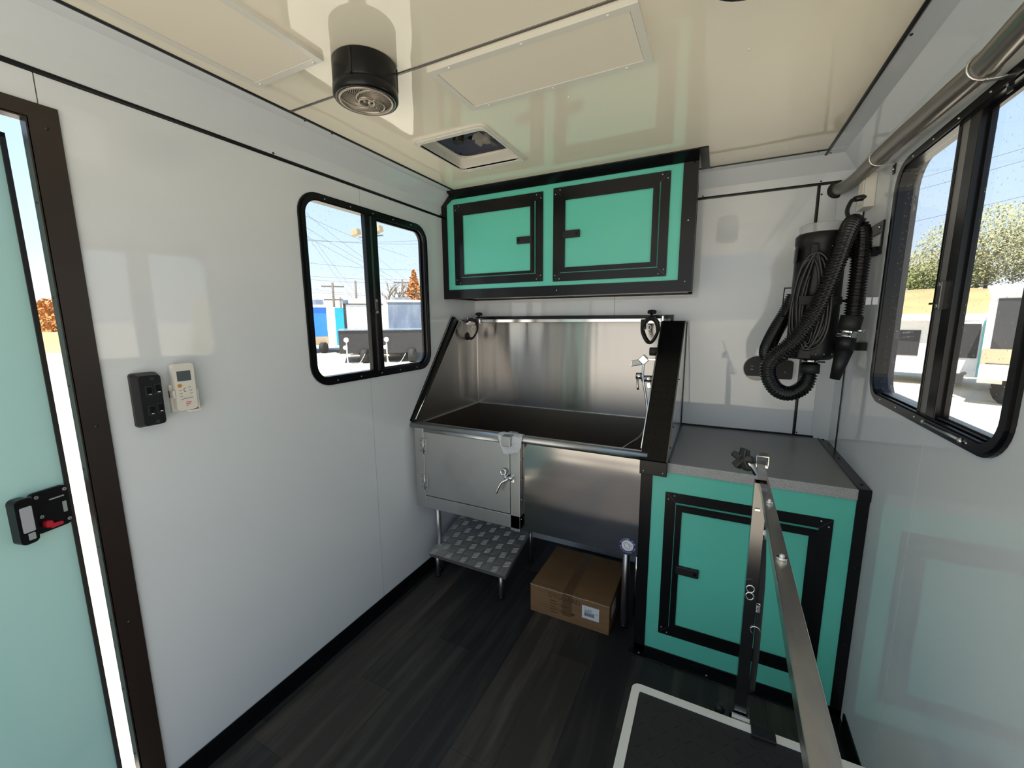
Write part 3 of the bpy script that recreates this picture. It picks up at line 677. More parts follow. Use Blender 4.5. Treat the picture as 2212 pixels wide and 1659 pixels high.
# clip and packing foam on the rim
q = B(); q.box(.577, .622, 1.640, 1.668, .872, .918, 'steelsat', .002); q.box(.577, .622, 1.640, 1.735, .915, .920, 'steelsat', .001); obj('rim_clip', q, label='folded steel clip hooked over the middle of the tub rim', cat='clip')
q = B(); rows = []
fo_ = [(1.715, .921, .545, .665), (1.690, .923, .545, .668), (1.668, .915, .545, .672), (1.660, .892, .552, .672), (1.661, .868, .560, .668), (1.664, .848, .568, .655), (1.666, .826, .577, .600)]
vv = []
for y, z, xa, xb in fo_:
    vv.append([q.bm.verts.new((xa + (xb - xa) * i / 10 + random.uniform(-.002, .002), y + random.uniform(-.0025, .0005), z + random.uniform(-.002, .002))) for i in range(11)])
q._fin([q.bm.faces.new((a[i], a[i + 1], b_[i + 1], b_[i])) for a, b_ in zip(vv, vv[1:]) for i in range(10)], 'foam', False)
fo_o = obj('packing_foam', q, label='crumpled white packing foam under the rim clip', cat='foam')
sm = fo_o.modifiers.new('solid', 'SOLIDIFY'); sm.thickness = .0015

# ---------------------------------------------------------------- tread-plate step and carton
st = thing('step_ramp', (.31, 1.9, 0), 'diamond tread-plate step with stub legs under the tub door', 'step')
s00, s10 = Vector((.064, 1.715, .150)), Vector((.551, 1.712, .150)); s01, s11 = Vector((.070, 2.15, .272)), Vector((.548, 2.15, .272))
nn = (s10 - s00).cross(s01 - s00).normalized()
q = B(); q.solid([s00, s10, s11, s01], -nn * .005, 'tread'); q.solid([s00, s10, s10 - nn * .022, s00 - nn * .022], (0, .003, .001), 'tread'); q.solid([s10, s11, s11 - nn * .022, s10 - nn * .022], (-.003, 0, 0), 'tread')
pl = obj('tread_plate', q, st)
q = B()
nu, nv = 10, 9
for i in range(nu):
    for j in range(nv):
        base = s00.lerp(s10, (i + .5) / nu).lerp(s01.lerp(s11, (i + .5) / nu), (j + .5) / nv)
        du = (s10 - s00).normalized(); dv = (s01 - s00).normalized(); hor = (i + j) % 2 == 0
        a_, b2 = (du, dv) if hor else (dv, du)
        for k in range(5):
            c = base + b2 * ((k - 2) * .0078)
            q.obox(c + nn * .0008, (a_ * .9 + b2 * .25) * .0165, b2 * .0012, nn * .0009, 'tread')
obj('tread_bars', q, pl, kind='stuff')
for lx, ly, hz in ((.095, 1.754, .155), (.516, 1.736, .150), (.10, 2.12, .255), (.516, 2.12, .255)):
    q = B(); q.cyl((lx, ly, .015), (lx, ly, hz), .0125, 'steelsat', n=16); q.cyl((lx, ly, 0), (lx, ly, .016), .017, 'blackm', n=16); obj('leg', q, st)

cx0, cx1, cy0, cy1, ch = .690, 1.088, 1.722, 2.105, .147
ct = thing('cardboard_carton', ((cx0 + cx1) / 2, (cy0 + cy1) / 2, 0), 'closed brown cardboard carton with a shipping label under the tub', 'box')
q = B(); q.box(cx0, cx1, cy0, cy1, 0, ch, 'card', .003); bx_ = obj('carton_body', q, ct)
q = B(); q.box(cx0 + .002, cx1 - .002, cy0 + .001, (cy0 + cy1) / 2 - .4 + .39, ch, ch + .0001, 'card'); 
xm = (cx0 + cx1) / 2 - .005
q.box(xm - .024, xm + .024, cy0, cy1, ch - .0005, ch + .0008, 'tape'); q.box(xm - .024, xm + .024, cy0 - .0008, cy0 + .001, ch - .115, ch, 'tape'); obj('tape', q, ct, label='strip of brown packing tape')
q = B(); q.tube([(cx0 + i * (cx1 - cx0) / 16, cy0 + .001, ch - .001 + random.uniform(-.0012, .001)) for i in range(17)], .0022, 'cardedge', 6); q.box(cx0, cx1, cy0 + .018, cy0 + .0195, ch, ch + .0006, 'ink'); obj('flap_edge', q, ct, label='pale worn flap edge')
q = B(); lx0, lx1, lz0, lz1 = .958, 1.040, .052, .118; q.box(lx0, lx1, cy0 - .0008, cy0, lz0, lz1, 'paper')
yy = cy0 - .0012
def ink(x0, x1, z0, z1, m='print'): q.poly([(x0, yy, z0), (x1, yy, z0), (x1, yy, z1), (x0, yy, z1)], m)
x = lx0 + .012
while x < lx1 - .024:
    w_ = random.choice((.0005, .0009, .0014)); ink(x, x + w_, lz0 + .015, lz0 + .032); x += w_ + random.choice((.0005, .0008))
ink(lx0 + .012, lx1 - .006, lz0 + .034, lz0 + .0355)
for i, (a, c) in enumerate(((.012, .020), (.028, .046), (.012, .050), (.012, .04))): ink(lx0 + a, lx0 + c, lz1 - .012 - i * .0055, lz1 - .010 - i * .0055)
obj('shipping_label', q, ct, label='white shipping label with a barcode')
q = B(); q.box(cx1, cx1 + .0008, cy0 + .05, cy0 + .13, .055, .115, 'paper'); obj('side_label', q, ct, label='white label on the right side')
q = B(); text_mesh(q, 'DYGUARD', (.868, cy0 - .0011, ch - .038), (1, 0, 0), (0, 0, 1), .034, 'ink')
for r_ in range(5): 
    for x0, x1 in ((.795, .835), (.845, .885)):
        if r_ % 2 or x0 < .84: q.poly([(x0, cy0 - .001, .030 + r_ * .015), (x1 - .004 * (r_ % 3), cy0 - .001, .030 + r_ * .015), (x1 - .004 * (r_ % 3), cy0 - .001, .034 + r_ * .015), (x0, cy0 - .001, .034 + r_ * .015)], 'ink')
q.poly([(.905, cy0 - .001, .044), (.922, cy0 - .001, .044), (.922, cy0 - .001, .056), (.905, cy0 - .001, .056)], 'ink')
obj('printing', q, ct, label='dark brown printed lettering', kind='stuff')

# ---------------------------------------------------------------- cabinets
def ring(q, x0, x1, z0, z1, wdt, y0, y1, m): q.plate(rect(x0, x1, z0, z1), [rect(x0 + wdt, x1 - wdt, z0 + wdt, z1 - wdt)], 'y', y0, y1, m)
def cab_door(parent, o, i, yf, latch_left, lz, nscrew=True):
    """o: outer rectangle of the black surround, i: the visible teal field"""
    x0, x1, z0, z1 = o; a0, a1, b0, b1 = i
    wd = .040
    q = B(); q.plate(rect(x0, x1, z0, z1), [rect(x0 + wd, x1 - wd, z0 + wd, z1 - wd)], 'y', yf - .003, yf, 'black')
    for sx, sz in ((x0, z0), (x1, z0), (x0, z1), (x1, z1)):      # mitre lines
        dx = wd if sx == x0 else -wd; dz = wd if sz == z0 else -wd
        q.solid([(sx, yf - .0032, sz), (sx + dx, yf - .0032, sz + dz), (sx + dx, yf - .0032, sz + dz + .0008), (sx, yf - .0032, sz + .0008)], (0, -.0002, 0), 'greybar')
    sr = obj('door_surround', q, parent)
    q = B()
    for sx in (x0 + .012, x1 - .012):
        for sz in (z0 + .03, z1 - .03): q.ball((sx, yf - .0035, sz), .0032, 'zinc', (1, .5, 1), 6)
    for sx in (x0 + .035, x1 - .035):
        for sz in (z0 + .012, z1 - .012): q.ball((sx, yf - .0035, sz), .0032, 'zinc', (1, .5, 1), 6)
    obj('screws', q, sr, kind='stuff')
    d = .003
    q = B(); q.box(x0 + wd + d, x1 - wd - d, yf - .012, yf - .001, z0 + wd + d, z1 - wd - d, 'teal')
    dr_ = obj('door', q, parent)
    q = B(); q.plate(rect(x0 + wd + d, x1 - wd - d, z0 + wd + d, z1 - wd - d), [rect(a0, a1, b0, b1)], 'y', yf - .016, yf - .0121, 'black')
    q.plate(rect(x0 + wd + d + .006, x1 - wd - d - .006, z0 + wd + d + .006, z1 - wd - d - .006), [rect(a0 + .006, a1 - .006, b0 + .006, b1 - .006)], 'y', yf - .0185, yf - .016, 'black')
    obj('door_edge', q, dr_)
    q = B(); lx = (a0 - .004, a0 + .082) if latch_left else (a1 - .082, a1 + .004)
    q.box(lx[0], lx[1], yf - .026, yf - .012, lz - .0175, lz + .0175, 'blackm', .003); ex = lx[1] - .014 if latch_left else lx[0] + .014
    q.cyl((ex, yf - .026, lz), (ex, yf - .028, lz), .007, 'black', n=12); obj('latch', q, dr_)
    return dr_
# upper cabinet
UY = 2.034
uc = thing('wall_cabinet', (.668, 2.2, 1.583), 'teal upper cabinet with black trim hung over the tub', 'cabinet')
prof = [(UY, 1.586), (D, 1.586), (D, 2.09), (D - .055, H), (UY, H)]
q = B(); q.plate([(0.001, 1.588), (1.318, 1.588), (1.318, H - .001), (.06, H - .001), (.001, 2.092)], [], 'y', UY + .002, UY + .012, 'teal'); obj('face_panel', q, uc)
q = B(); q.plate(prof, [], 'x', 1.306, 1.318, 'wall'); obj('side_panel', q, uc, label='pale glossy right side')
q = B(); q.box(.002, 1.318, UY + .01, D, 1.586, 1.598, 'steel', 0); obj('bottom_panel', q, uc, label='glossy underside')
q = B()
q.plate([(0.0, 1.580), (1.336, 1.580), (1.336, H), (.062, H), (.0, 2.090)], [[(.035, 1.627), (1.276, 1.627), (1.276, 2.122), (.075, 2.122), (.035, 2.095)]], 'y', UY - .004, UY + .002, 'black')
q.box(0, 1.336, UY - .003, UY + .024, 1.576, 1.583, 'black', .001)
q.box(.0, .035, UY, D, 1.578, 1.584, 'black'); q.box(0, 1.32, D - .03, D, 1.578, 1.5838, 'black')
q.box(1.318, 1.336, UY, UY + .02, 1.58, H, 'black'); 
q.box(.075, 1.345, UY - .055, UY, H - .005, H, 'black', .001); q.solid([(1.318, UY - .05, H - .001), (1.318, UY, H - .045), (1.318, D - .12, H - .045), (1.318, D - .12, H - .001)], (.004, 0, 0), 'black')
q.solid([(.075, UY - .055, H - .006), (.075, UY - .004, H - .034), (.075, UY - .002, H - .030), (.075, UY - .04, H - .004)], (1.262, 0, 0), 'black')
q.solid([(1.337, UY - .055, H), (1.337, UY, H), (1.337, D - .12, H), (1.337, D - .12, H - .006), (1.337, UY, H - .006), (1.337, UY - .055, H - .006)], (.035, 0, 0), 'black')
q.plate([(D - .02, 1.58), (D, 1.58), (D, 2.09), (D - .055, H), (D - .075, H), (D - .02, 2.088)], [], 'x', 1.316, 1.322, 'black')
ed = obj('edge_trim', q, uc)
q = B()
for xx, zz in ((.70, 1.603), (.70, 2.137), (1.306, 2.13), (1.306, 1.88), (1.306, 1.62), (.62, 2.138)): q.ball((xx, UY - .005, zz), .0036, 'zinc', (1, .5, 1), 6)
obj('screws', q, ed, kind='stuff')
cab_door(uc, (.082, .623, 1.652, 2.091), (.145, .565, 1.702, 2.030), UY, False, 1.862)
cab_door(uc, (.678, 1.226, 1.647, 2.097), (.740, 1.162, 1.706, 2.036), UY, True, 1.869)
# lower cabinet
LY = TY
lc = thing('base_cabinet', (1.575, 2.03, 0), 'teal base cabinet with one black-trimmed door beside the tub', 'cabinet')
q = B(); q.box(1.212, W - .001, LY + .012, D - .060, .0, .840, 'blackm'); obj('carcass', q, lc)
q = B(); q.box(1.249, 1.914, LY, LY + .011, .034, .844, 'teal'); obj('face_panel', q, lc)
q = B(); q.box(1.206, 1.250, LY - .004, LY + .012, 0, .845, 'black', .001); q.box(1.203, 1.212, LY + .0, LY + .06, 0, .84, 'black'); q.box(1.912, W, LY - .004, LY + .012, 0, .886, 'black', .001)
q.box(1.206, W, LY - .004, LY + .012, .0, .034, 'black', .001); q.box(1.186, W, LY - .040, LY, 0, .004, 'black', .001); ed = obj('edge_trim', q, lc)
q = B()
for xx, zz in ((1.228, .42), (1.228, .06), (1.93, .60), (1.93, .85), (1.93, .30), (1.45, .017)): q.ball((xx, LY - .005, zz), .0036, 'blackm', (1, .5, 1), 6)
for xx in (1.23, 1.50): q.ball((xx, LY - .022, .005), .004, 'zinc', (1, 1, .5), 6)
obj('screws', q, ed, kind='stuff')
cab_door(lc, (1.303, 1.857, .118, .760), (1.363, 1.794, .180, .697), LY, True, .440)
ctp = thing('countertop', (1.62, 2.03, .845), 'grey speckled countertop on the teal base cabinet', 'countertop')
q = B(); q.box(1.307, W - .034, LY - .006, D - .004, .846, .883, 'counter', .0015); obj('slab', q, ctp)
q = B(); q.box(1.300, W - .035, LY - .010, LY - .005, .845, .8835, 'nosing', .001); obj('nosing', q, ctp, label='light grey front edge')
q = B(); q.box(W - .036, W, LY - .010, D - .004, .882, .887, 'black', .001); q.box(W - .036, W, LY - .012, LY - .006, .845, .887, 'black', .001); q.box(1.305, W, D - .008, D, .882, .891, 'black', .001); q.box(1.304, 1.312, 1.70, D, .882, .888, 'black')
for yy in (1.74, 2.04, 2.33): q.ball((W - .017, yy, .888), .005, 'blackm', (1, 1, .5), 8)
for xx in (1.36, 1.60): q.ball((xx, D - .010, .888), .004, 'blackm', (1, .6, 1), 6)
obj('edge_angle', q, ctp, label='black angle along the right wall')

# ---------------------------------------------------------------- ceiling things
def light_panel(name, x0, x1, y0, y1, label):
    t = thing(name, ((x0 + x1) / 2, (y0 + y1) / 2, H - .016), label, 'ceiling light')
    q = B(); q.plate(rect(x0, x1, y0, y1), [rect(x0 + .020, x1 - .020, y0 + .020, y1 - .020)], 'z', H - .014, H, 'white'); obj('frame', q, t)
    q = B(); q.box(x0 + .021, x1 - .021, y0 + .021, y1 - .021, H - .0125, H - .001, 'whitemat', .001); obj('diffuser', q, t)
    q = B()
    for fx in ((.12, .5, .88) if x1 - x0 > .4 else (.1, .9)):
        for yy in (y0 + .009, y1 - .009): q.ball((x0 + (x1 - x0) * fx, yy, H - .014), .0045, 'white', (1, 1, .6), 8)
    obj('screws', q, t, kind='stuff'); return t
light_panel('ceiling_light', .680, 1.250, 1.032, 1.272, 'flat white ceiling light panel, unlit, right of the speaker')
light_panel('ceiling_light', .187, .468, .290, .866, 'flat white ceiling light panel, unlit, left of the speaker by the joint strip')
q = B()
for xx, yy in ((1.478, 1.352), (.981, 1.362), (1.42, 2.16), (1.66, 2.16), (.20, 1.03), (1.0, 1.22)): q.ball((xx, yy, H), .0052, 'white', (1, 1, .7), 8)
obj('trim_12', q, kind='structure', label='white dome screws in the ceiling sheets')

spk = thing('ceiling_speaker', (.537, .943, H - .094), 'round black ceiling speaker with a swirl grille between two light panels', 'speaker')
sx, sy, sz = .537, .943, H; R = .085
q = B(); q.lathe((sx, sy, sz), (0, 0, -1), [(R * .96, 0), (R, .004), (R, .060), (R * .985, .064)], 'black', 40)
for an in (40, 115, 200, 290): 
    a = math.radians(an); q.obox((sx + (R + .000) * math.cos(a), sy + (R + .0) * math.sin(a), sz - .034), Vector((math.cos(a), math.sin(a), 0)) * .0018, Vector((-math.sin(a), math.cos(a), 0)) * .003, (0, 0, .030), 'blackm')
obj('housing', q, spk)
q = B(); q.lathe((sx, sy, sz), (0, 0, -1), [(R * .985, .064), (R * .985, .067), (R * 1.015, .068), (R * 1.015, .087), (R * .97, .0935), (R * .86, .0935), (R * .85, .086)], 'black', 40); obj('trim_ring', q, spk)
q = B(); q.lathe((sx, sy, sz), (0, 0, -1), [(R * .84, .084), (R * .80, .0885), (R * .3, .0925), (R * .28, .095)], 'grilled', 40)
q.lathe((sx, sy, sz), (0, 0, -1), [(R * .30, .0925), (R * .28, .097), (R * .22, .098), (R * .21, .096), (0, .095)], 'grille', 28)
for k in range(48):                   # fine swirl ribs
    pts = []
    for i in range(9):
        f = i / 8; r_ = R * (.30 + .50 * f); a = 2 * PI * k / 48 + f * .9
        pts.append((sx + r_ * math.cos(a), sy + r_ * math.sin(a), sz - .0935 + .0045 * f))
    q.tube(pts, .0011, 'grille', 4)
for k in range(3):
    pts = []
    for i in range(14):
        f = i / 13; r_ = R * (.27 + .56 * f); a = 2 * PI * k / 3 + f * 1.9
        pts.append((sx + r_ * math.cos(a), sy + r_ * math.sin(a), sz - .096 + .006 * f))
    q.tube(pts, .0028, 'grille', 6)
q.lathe((sx, sy, sz), (0, 0, -1), [(R * .85, .088), (R * .865, .0955), (R * .79, .0955), (R * .775, .089)], 'grille', 40)
for k in range(4):
    a = PI / 4 + k * PI / 2; q.ball((sx + R * .15 * math.cos(a), sy + R * .15 * math.sin(a), sz - .097), .0045, 'print', (1, 1, .3), 8)
q.ball((sx, sy, sz - .0972), .004, 'print', (1, 1, .3), 8)
obj('grille', q, spk)
sp2 = copy_tree(spk); sp2.location = (1.472, .918, H - .094); sp2['label'] = 'round black ceiling speaker at the top edge, only its lower rim in view'

# roof vent
V = dict(x0=.322, x1=.655, y0=1.384, y1=1.775)
rv = thing('roof_vent', (.49, 1.58, H), 'white square roof vent with an open grille-less fan opening', 'vent')
q = B(); ix0, ix1, iy0, iy1 = .331, .643, 1.411, 1.743
q.plate(rrect(V['x0'], V['x1'], V['y0'], V['y1'], .03, 5), [rrect(ix0 + .004, ix1 - .004, iy0 + .004, iy1 - .004, .025, 5)], 'z', H - .006, H, 'white')
q.plate(rrect(V['x0'] + .010, V['x1'] - .010, V['y0'] + .010, V['y1'] - .010, .026, 5), [rrect(ix0 + .004, ix1 - .004, iy0 + .004, iy1 - .004, .025, 5)], 'z', H - .010, H - .005, 'white')
q.plate(rrect(ix0, ix1, iy0, iy1, .028, 5), [rrect(ix0 + .004, ix1 - .004, iy0 + .004, iy1 - .004, .025, 5)], 'z', H - .006, H + .046, 'white'); fl_ = obj('flange', q, rv)
q = B()
for xx, yy in ((V['x0'] + .012, V['y0'] + .02), (.44, V['y0'] + .008), (.56, V['y0'] + .008), (V['x1'] - .012, V['y1'] - .03), (.47, V['y1'] - .010), (.36, V['y1'] - .02)): q.ball((xx, yy, H - .011), .0045, 'white', (1, 1, .5), 8)
obj('screws', q, fl_, kind='stuff')
q = B(); q.plate(rrect(ix0 + .004, ix1 - .004, iy0 + .004, iy1 - .004, .025, 5), [rrect(ix0 + .012, ix1 - .012, iy0 + .010, iy1 - .012, .05, 6)], 'z', H + .042, H + .046, 'white'); obj('screen_frame', q, rv)
q = B(); q.plate(rrect(ix0 - .02, ix1 + .02, iy0 - .02, iy1 + .02, .04, 5), [], 'z', H + .135, H + .139, 'smoke'); q.plate(rrect(ix0 - .024, ix1 + .024, iy0 - .024, iy1 + .024, .04, 5), [rrect(ix0 - .02, ix1 + .02, iy0 - .02, iy1 + .02, .04, 5)], 'z', H + .047, H + .139, 'smoke'); obj('lid', q, rv, label='dark smoked plastic lid')
fcx, fcy, _z = atz(1052, 300, H + .085)
q = B(); q.cyl((fcx, fcy, H + .070), (fcx, fcy, H + .125), .018, 'fan', n=16)
for k in range(5):
    a = 2 * PI * k / 5 + .4; r_ = Vector((math.cos(a), math.sin(a), 0)); tt = Vector((-math.sin(a), math.cos(a), 0)); c = Vector((fcx, fcy, H + .085))
    q.solid([c + r_ * .018 - tt * .010, c + r_ * .062 - tt * .026 + Vector((0, 0, -.010)), c + r_ * .070 + tt * .004, c + r_ * .052 + tt * .020 + Vector((0, 0, .010)), c + r_ * .018 + tt * .010 + Vector((0, 0, .006))], (0, 0, .002), 'fan')
obj('fan', q, rv, label='pale five-blade fan')
q = B(); q.box(fcx - .09, fcx - .02, fcy - .012, fcy + .012, H + .100, H + .106, 'blackm'); mk = atz(990, 297, H + .08); q.cyl((mk.x, mk.y, H + .06), (mk.x, mk.y, H + .105), .024, 'blackm', n=16); q.box(.352, .60, 1.515, 1.53, H + .10, H + .104, 'blackm'); q.ball((.36, 1.69, H + .045), .006, 'blackm'); obj('crank_motor', q, rv, label='black crank knob and arm', kind='stuff')

# ---------------------------------------------------------------- left wall things
q = B(); sy0, sy1, sz0, sz1 = .534, .597, 1.165, 1.318
q.solid([(0, sy0, sz0 + .004), (.006, sy0, sz0 + .004), (.036, sy0 + .010, sz0 + .012), (.036, sy0 + .010, sz1 - .010), (.006, sy0, sz1 - .004), (0, sy0, sz1 - .004)], (0, .0, 0), 'blackm') if False else None
pts0 = rrect(sy0, sy1, sz0, sz1, .008, 3); pts1 = rrect(sy0 + .008, sy1 - .004, sz0 + .006, sz1 - .006, .008, 3)
va = [q.bm.verts.new((0.0, *p)) for p in pts0]; vb_ = [q.bm.verts.new((.012, *p)) for p in pts0]; vc = [q.bm.verts.new((.038, *p)) for p in pts1]; n_ = len(va)
q._fin([q.bm.faces.new((a[i], a[(i + 1) % n_], c[(i + 1) % n_], c[i])) for a, c in ((va, vb_), (vb_, vc)) for i in range(n_)] + [q.bm.faces.new(vc)], 'blackm')
sw = thing('switch_panel', (.0, .565, 1.165), 'black four-rocker switch box on the left wall beside the door', 'switch')
obj('housing', q, sw)
for i, (yy, zz) in enumerate(((.562, 1.268), (.583, 1.272), (.562, 1.213), (.583, 1.217))):
    q = B(); q.box(.037, .0395, yy - .008, yy + .008, zz - .014, zz + .014, 'print'); q.obox((.0405, yy, zz), (.0025, 0, -.0006), (0, .0058, 0), (.0012, 0, .011), 'black', .001); q.box(.0432, .0436, yy - .0032, yy + .0032, zz - .0095, zz - .0075, 'white'); obj('rocker', q, sw)
q = B()
for zz in (sz0 + .014, sz1 - .016): q.cyl((.0378, .573, zz), (.0384, .573, zz), .005, 'print', n=10)
obj('screw_holes', q, sw, kind='stuff')
rm = thing('remote_control', (.0, .655, 1.2), 'white air-conditioner remote with grey screen in its wall holder', 'remote')
q = B(); q.plate(rrect(.628, .682, 1.196, 1.336, .010, 4), [], 'x', .010, .030, 'white'); bd = obj('body', q, rm)
q = B(); q.box(.0302, .0305, .636, .672, 1.284, 1.314, 'lcd'); obj('screen', q, rm)
q = B(); q.cyl((.030, .640, 1.271), (.0312, .640, 1.271), .0055, 'orange', n=14); obj('button', q, rm, label='orange button')
q = B()
for yy, zz in ((.640, 1.258), (.641, 1.249), (.642, 1.240), (.643, 1.231), (.651, 1.233), (.660, 1.233), (.668, 1.234), (.665, 1.266), (.667, 1.256), (.668, 1.247)):
    q.tube([Vector((.0303, yy + .003 * math.cos(a), zz + .003 * math.sin(a))) for a in [PI + i * PI / 6 for i in range(7)]], .0005, 'print', 4)
q.tube([Vector((.0303, .655 + .006 * math.cos(a), 1.257 + .006 * math.sin(a))) for a in [PI / 2 + i * PI / 7 for i in range(8)]], .0006, 'print', 4)
for i, w_ in enumerate((.014, .012, .005)): q.box(.0302, .0306, .651, .651 + w_, 1.2185 - i * .0048, 1.2205 - i * .0048, 'redprint')
obj('markings', q, rm)
q = B(); q.box(0, .010, .622, .690, 1.190, 1.275, 'white', .002); q.box(0, .026, .684, .690, 1.194, 1.255, 'white', .002); q.box(.0, .030, .622, .627, 1.235, 1.258, 'white', .001); q.box(.004, .030, .66, .690, 1.187, 1.194, 'white', .001); obj('holder', q, rm)

# ---------------------------------------------------------------- right wall: conduit, outlet, dryer bracket
cp = [(1.886, 2.372, 2.015), (1.898, 2.25, 2.000), (1.902, 2.13, 1.994), (1.902, 1.87, 1.989), (1.903, 1.69, 1.984), (1.902, 1.52, 1.974), (1.902, 1.38, 1.968), (1.902, 1.25, 1.962), (1.903, 1.13, 1.972), (1.904, .95, 1.985), (1.904, .6, 1.99), (1.904, .1, 1.985), (1.904, -.6, 1.985), (1.904, YB + .1, 1.985)]
pp = resample(spline(cp, 14), .0035)
cdt = thing('conduit_hose', (1.9, 1.3, 1.96), 'thick ribbed grey hose clamped along the right wall above the window', 'hose')
q = B(); q.tube(pp, lambda i: .0245 + .0005 * (1, -1)[i % 2], 'galv', 18); obj('ribbed_tube', q, cdt)
q = B(); q.lathe((1.886, 2.374, 2.015), (0, -1, 0), [(.026, -.01), (.036, 0), (.036, .006), (.026, .010)], 'rubber', 24); obj('wall_grommet', q, cdt)
for yy, zz in ((1.88, 1.989), (1.255, 1.962)):
    q = B(); q.tube([Vector((1.902 + .0262 * math.cos(a), yy, zz + .0262 * math.sin(a))) for a in [2 * PI * i / 20 for i in range(20)]], .0022, 'zinc', 6, closed=True, flat=1.6)
    q.box(1.905, W, yy - .008, yy + .008, zz - .031, zz - .027, 'zinc', .001); q.box(W - .004, W, yy - .009, yy + .009, zz - .060, zz - .028, 'blackm', .001); q.ball((W - .004, yy, zz - .045), .005, 'zinc'); obj('pipe_clamp', q, cdt)
ob = thing('outlet_box', (W, 2.12, 1.87), 'white surface outlet box on the right wall near the corner', 'outlet')
q = B(); q.box(W - .034, W, 2.055, 2.150, 1.868, 1.99, 'white', .003); obj('housing', q, ob)
q = B(); q.box(W - .036, W - .033, 2.075, 2.130, 1.885, 1.972, 'whitemat', .002); obj('faceplate', q, ob)
pg = thing('power_plug', (1.89, 2.1, 1.9), 'black plug and cord running from the outlet box to the dryer', 'plug')
q = B(); p0, p1 = at(1888, 423, 2.08), at(1846, 430, 2.05); q.cyl(p0, p1, .013, 'cord', .010, 12); obj('plug', q, pg)
q = B(); q.tube(spline([p1, at(1838, 436, 2.04), at(1830, 455, 2.02), at(1833, 470, 2.0), at(1838, 484, 2.0)], 8), .0075, 'cord', 10); obj('cord', q, pg)
br = thing('dryer_bracket', (W, 2.0, 1.35), 'black steel wall bracket holding the hanging dryer', 'bracket')
q = B(); q.plate(rect(1.905, 2.085, 1.675, 1.79), [rect(1.918, 2.072, 1.69, 1.752)], 'x', W - .006, W, 'black')
for yy in (1.94, 2.05): q.ball((W - .007, yy, 1.771), .006, 'zinc')
obj('top_plate', q, br)
q = B(); q.box(1.865, W - .003, 1.93, 1.97, 1.672, 1.705, 'black', .002); obj('arm', q, br)
q = B(); q.box(1.86, W, 1.93, 2.06, 1.335, 1.365, 'black', .002); obj('arm', q, br)
q = B(); q.cyl((1.86, 1.99, 1.520), (W - .02, 1.96, 1.515), .005, 'chrome', n=10); q.box(W - .02, W, 1.945, 1.975, 1.500, 1.530, 'chrome', .002); q.ball((W - .02, 1.955, 1.515), .008, 'chrome'); obj('catch', q, br, label='small chrome catch')

# dryer
DC = (1.786, 2.000)
dy = thing('force_dryer', (DC[0], DC[1], 1.29), 'black canister pet dryer hung by the right wall with hose and coiled cord', 'dryer')
q = B(); q.lathe((DC[0], DC[1], 1.295), (0, 0, 1), [(0, 0), (.070, 0), (.080, .010), (.081, .03), (.080, .435), (.083, .440), (.083, .470), (.076, .478), (0, .478)], 'blackm', 36); obj('canister', q, dy)
q = B(); q.lathe((DC[0], DC[1], 1.773), (0, 0, 1), [(.074, 0), (.074, .030), (.068, .034), (0, .034)], 'clearp', 36); obj('filter_cap', q, dy, label='clear plastic cap on top')
q = B(); q.box(DC[0] - .085, DC[0] - .078, 1.94, 1.985, 1.665, 1.72, 'blackm', .003); obj('side_latch', q, dy)
q = B(); q.box(1.742, 1.765, 1.905, 1.925, 1.655, 1.725, 'blackm', .002); obj('cord_hook', q, dy)
q = B()
q.box(1.735, 1.775, 1.905, 1.930, 1.300, 1.345, 'blackm', .004); obj('cord_hook', q, dy)
q = B()
for k in range(6):                # coiled mains cord
    ax = .020 + k * .0085; az = .128 + (k % 3) * .009; cxk = 1.757 + .003 * (k % 2); yk = 1.905 - .004 * (k % 3)
    pts = []
    for i in range(40):
        a = 2 * PI * i / 40; xx = cxk + ax * math.cos(a) * (1 - .15 * math.sin(a)) + .004 * math.sin(3 * a + k); 
        pts.append((xx, yk + .02 * (abs(xx - 1.786) / .08) ** 2 * 1.2, 1.515 + az * math.sin(a) * 1.22))
    q.tube(pts, .0056, 'cord', 8, closed=True)
obj('power_cord', q, dy, label='black mains cord in long loops')
q = B(); q.lathe((DC[0], DC[1], 1.505), (0, 0, 1), [(.0825, 0), (.0845, .002), (.0845, .028), (.0825, .030)], 'rubber', 30); q.box(1.718, 1.795, 1.888, 1.893, 1.505, 1.537, 'rubber', .001); q.box(1.765, 1.775, 1.885, 1.889, 1.512, 1.535, 'white'); obj('strap', q, dy, label='black strap with a white tag')
q = B(); wy = 2.02; q.tube(spline([(1.712, wy, 1.575), (1.690, wy, 1.575), (1.684, wy, 1.570), (1.683, wy, 1.50), (1.684, wy, 1.470), (1.690, wy, 1.462), (1.712, wy, 1.462)], 5), .0022, 'black', 6); obj('wire_handle', q, dy)
q = B()
for an in (-110, -85, -65, -40): a = math.radians(an); q.ball((DC[0] + .081 * math.cos(a), DC[1] + .081 * math.sin(a), 1.318), .003, 'zinc', n=6)
q.ball((1.81, 1.922, 1.715), .004, 'zinc', n=6); obj('screws', q, dy, kind='stuff')
Hh = lambda x, y, Y: at(x, y, Y)
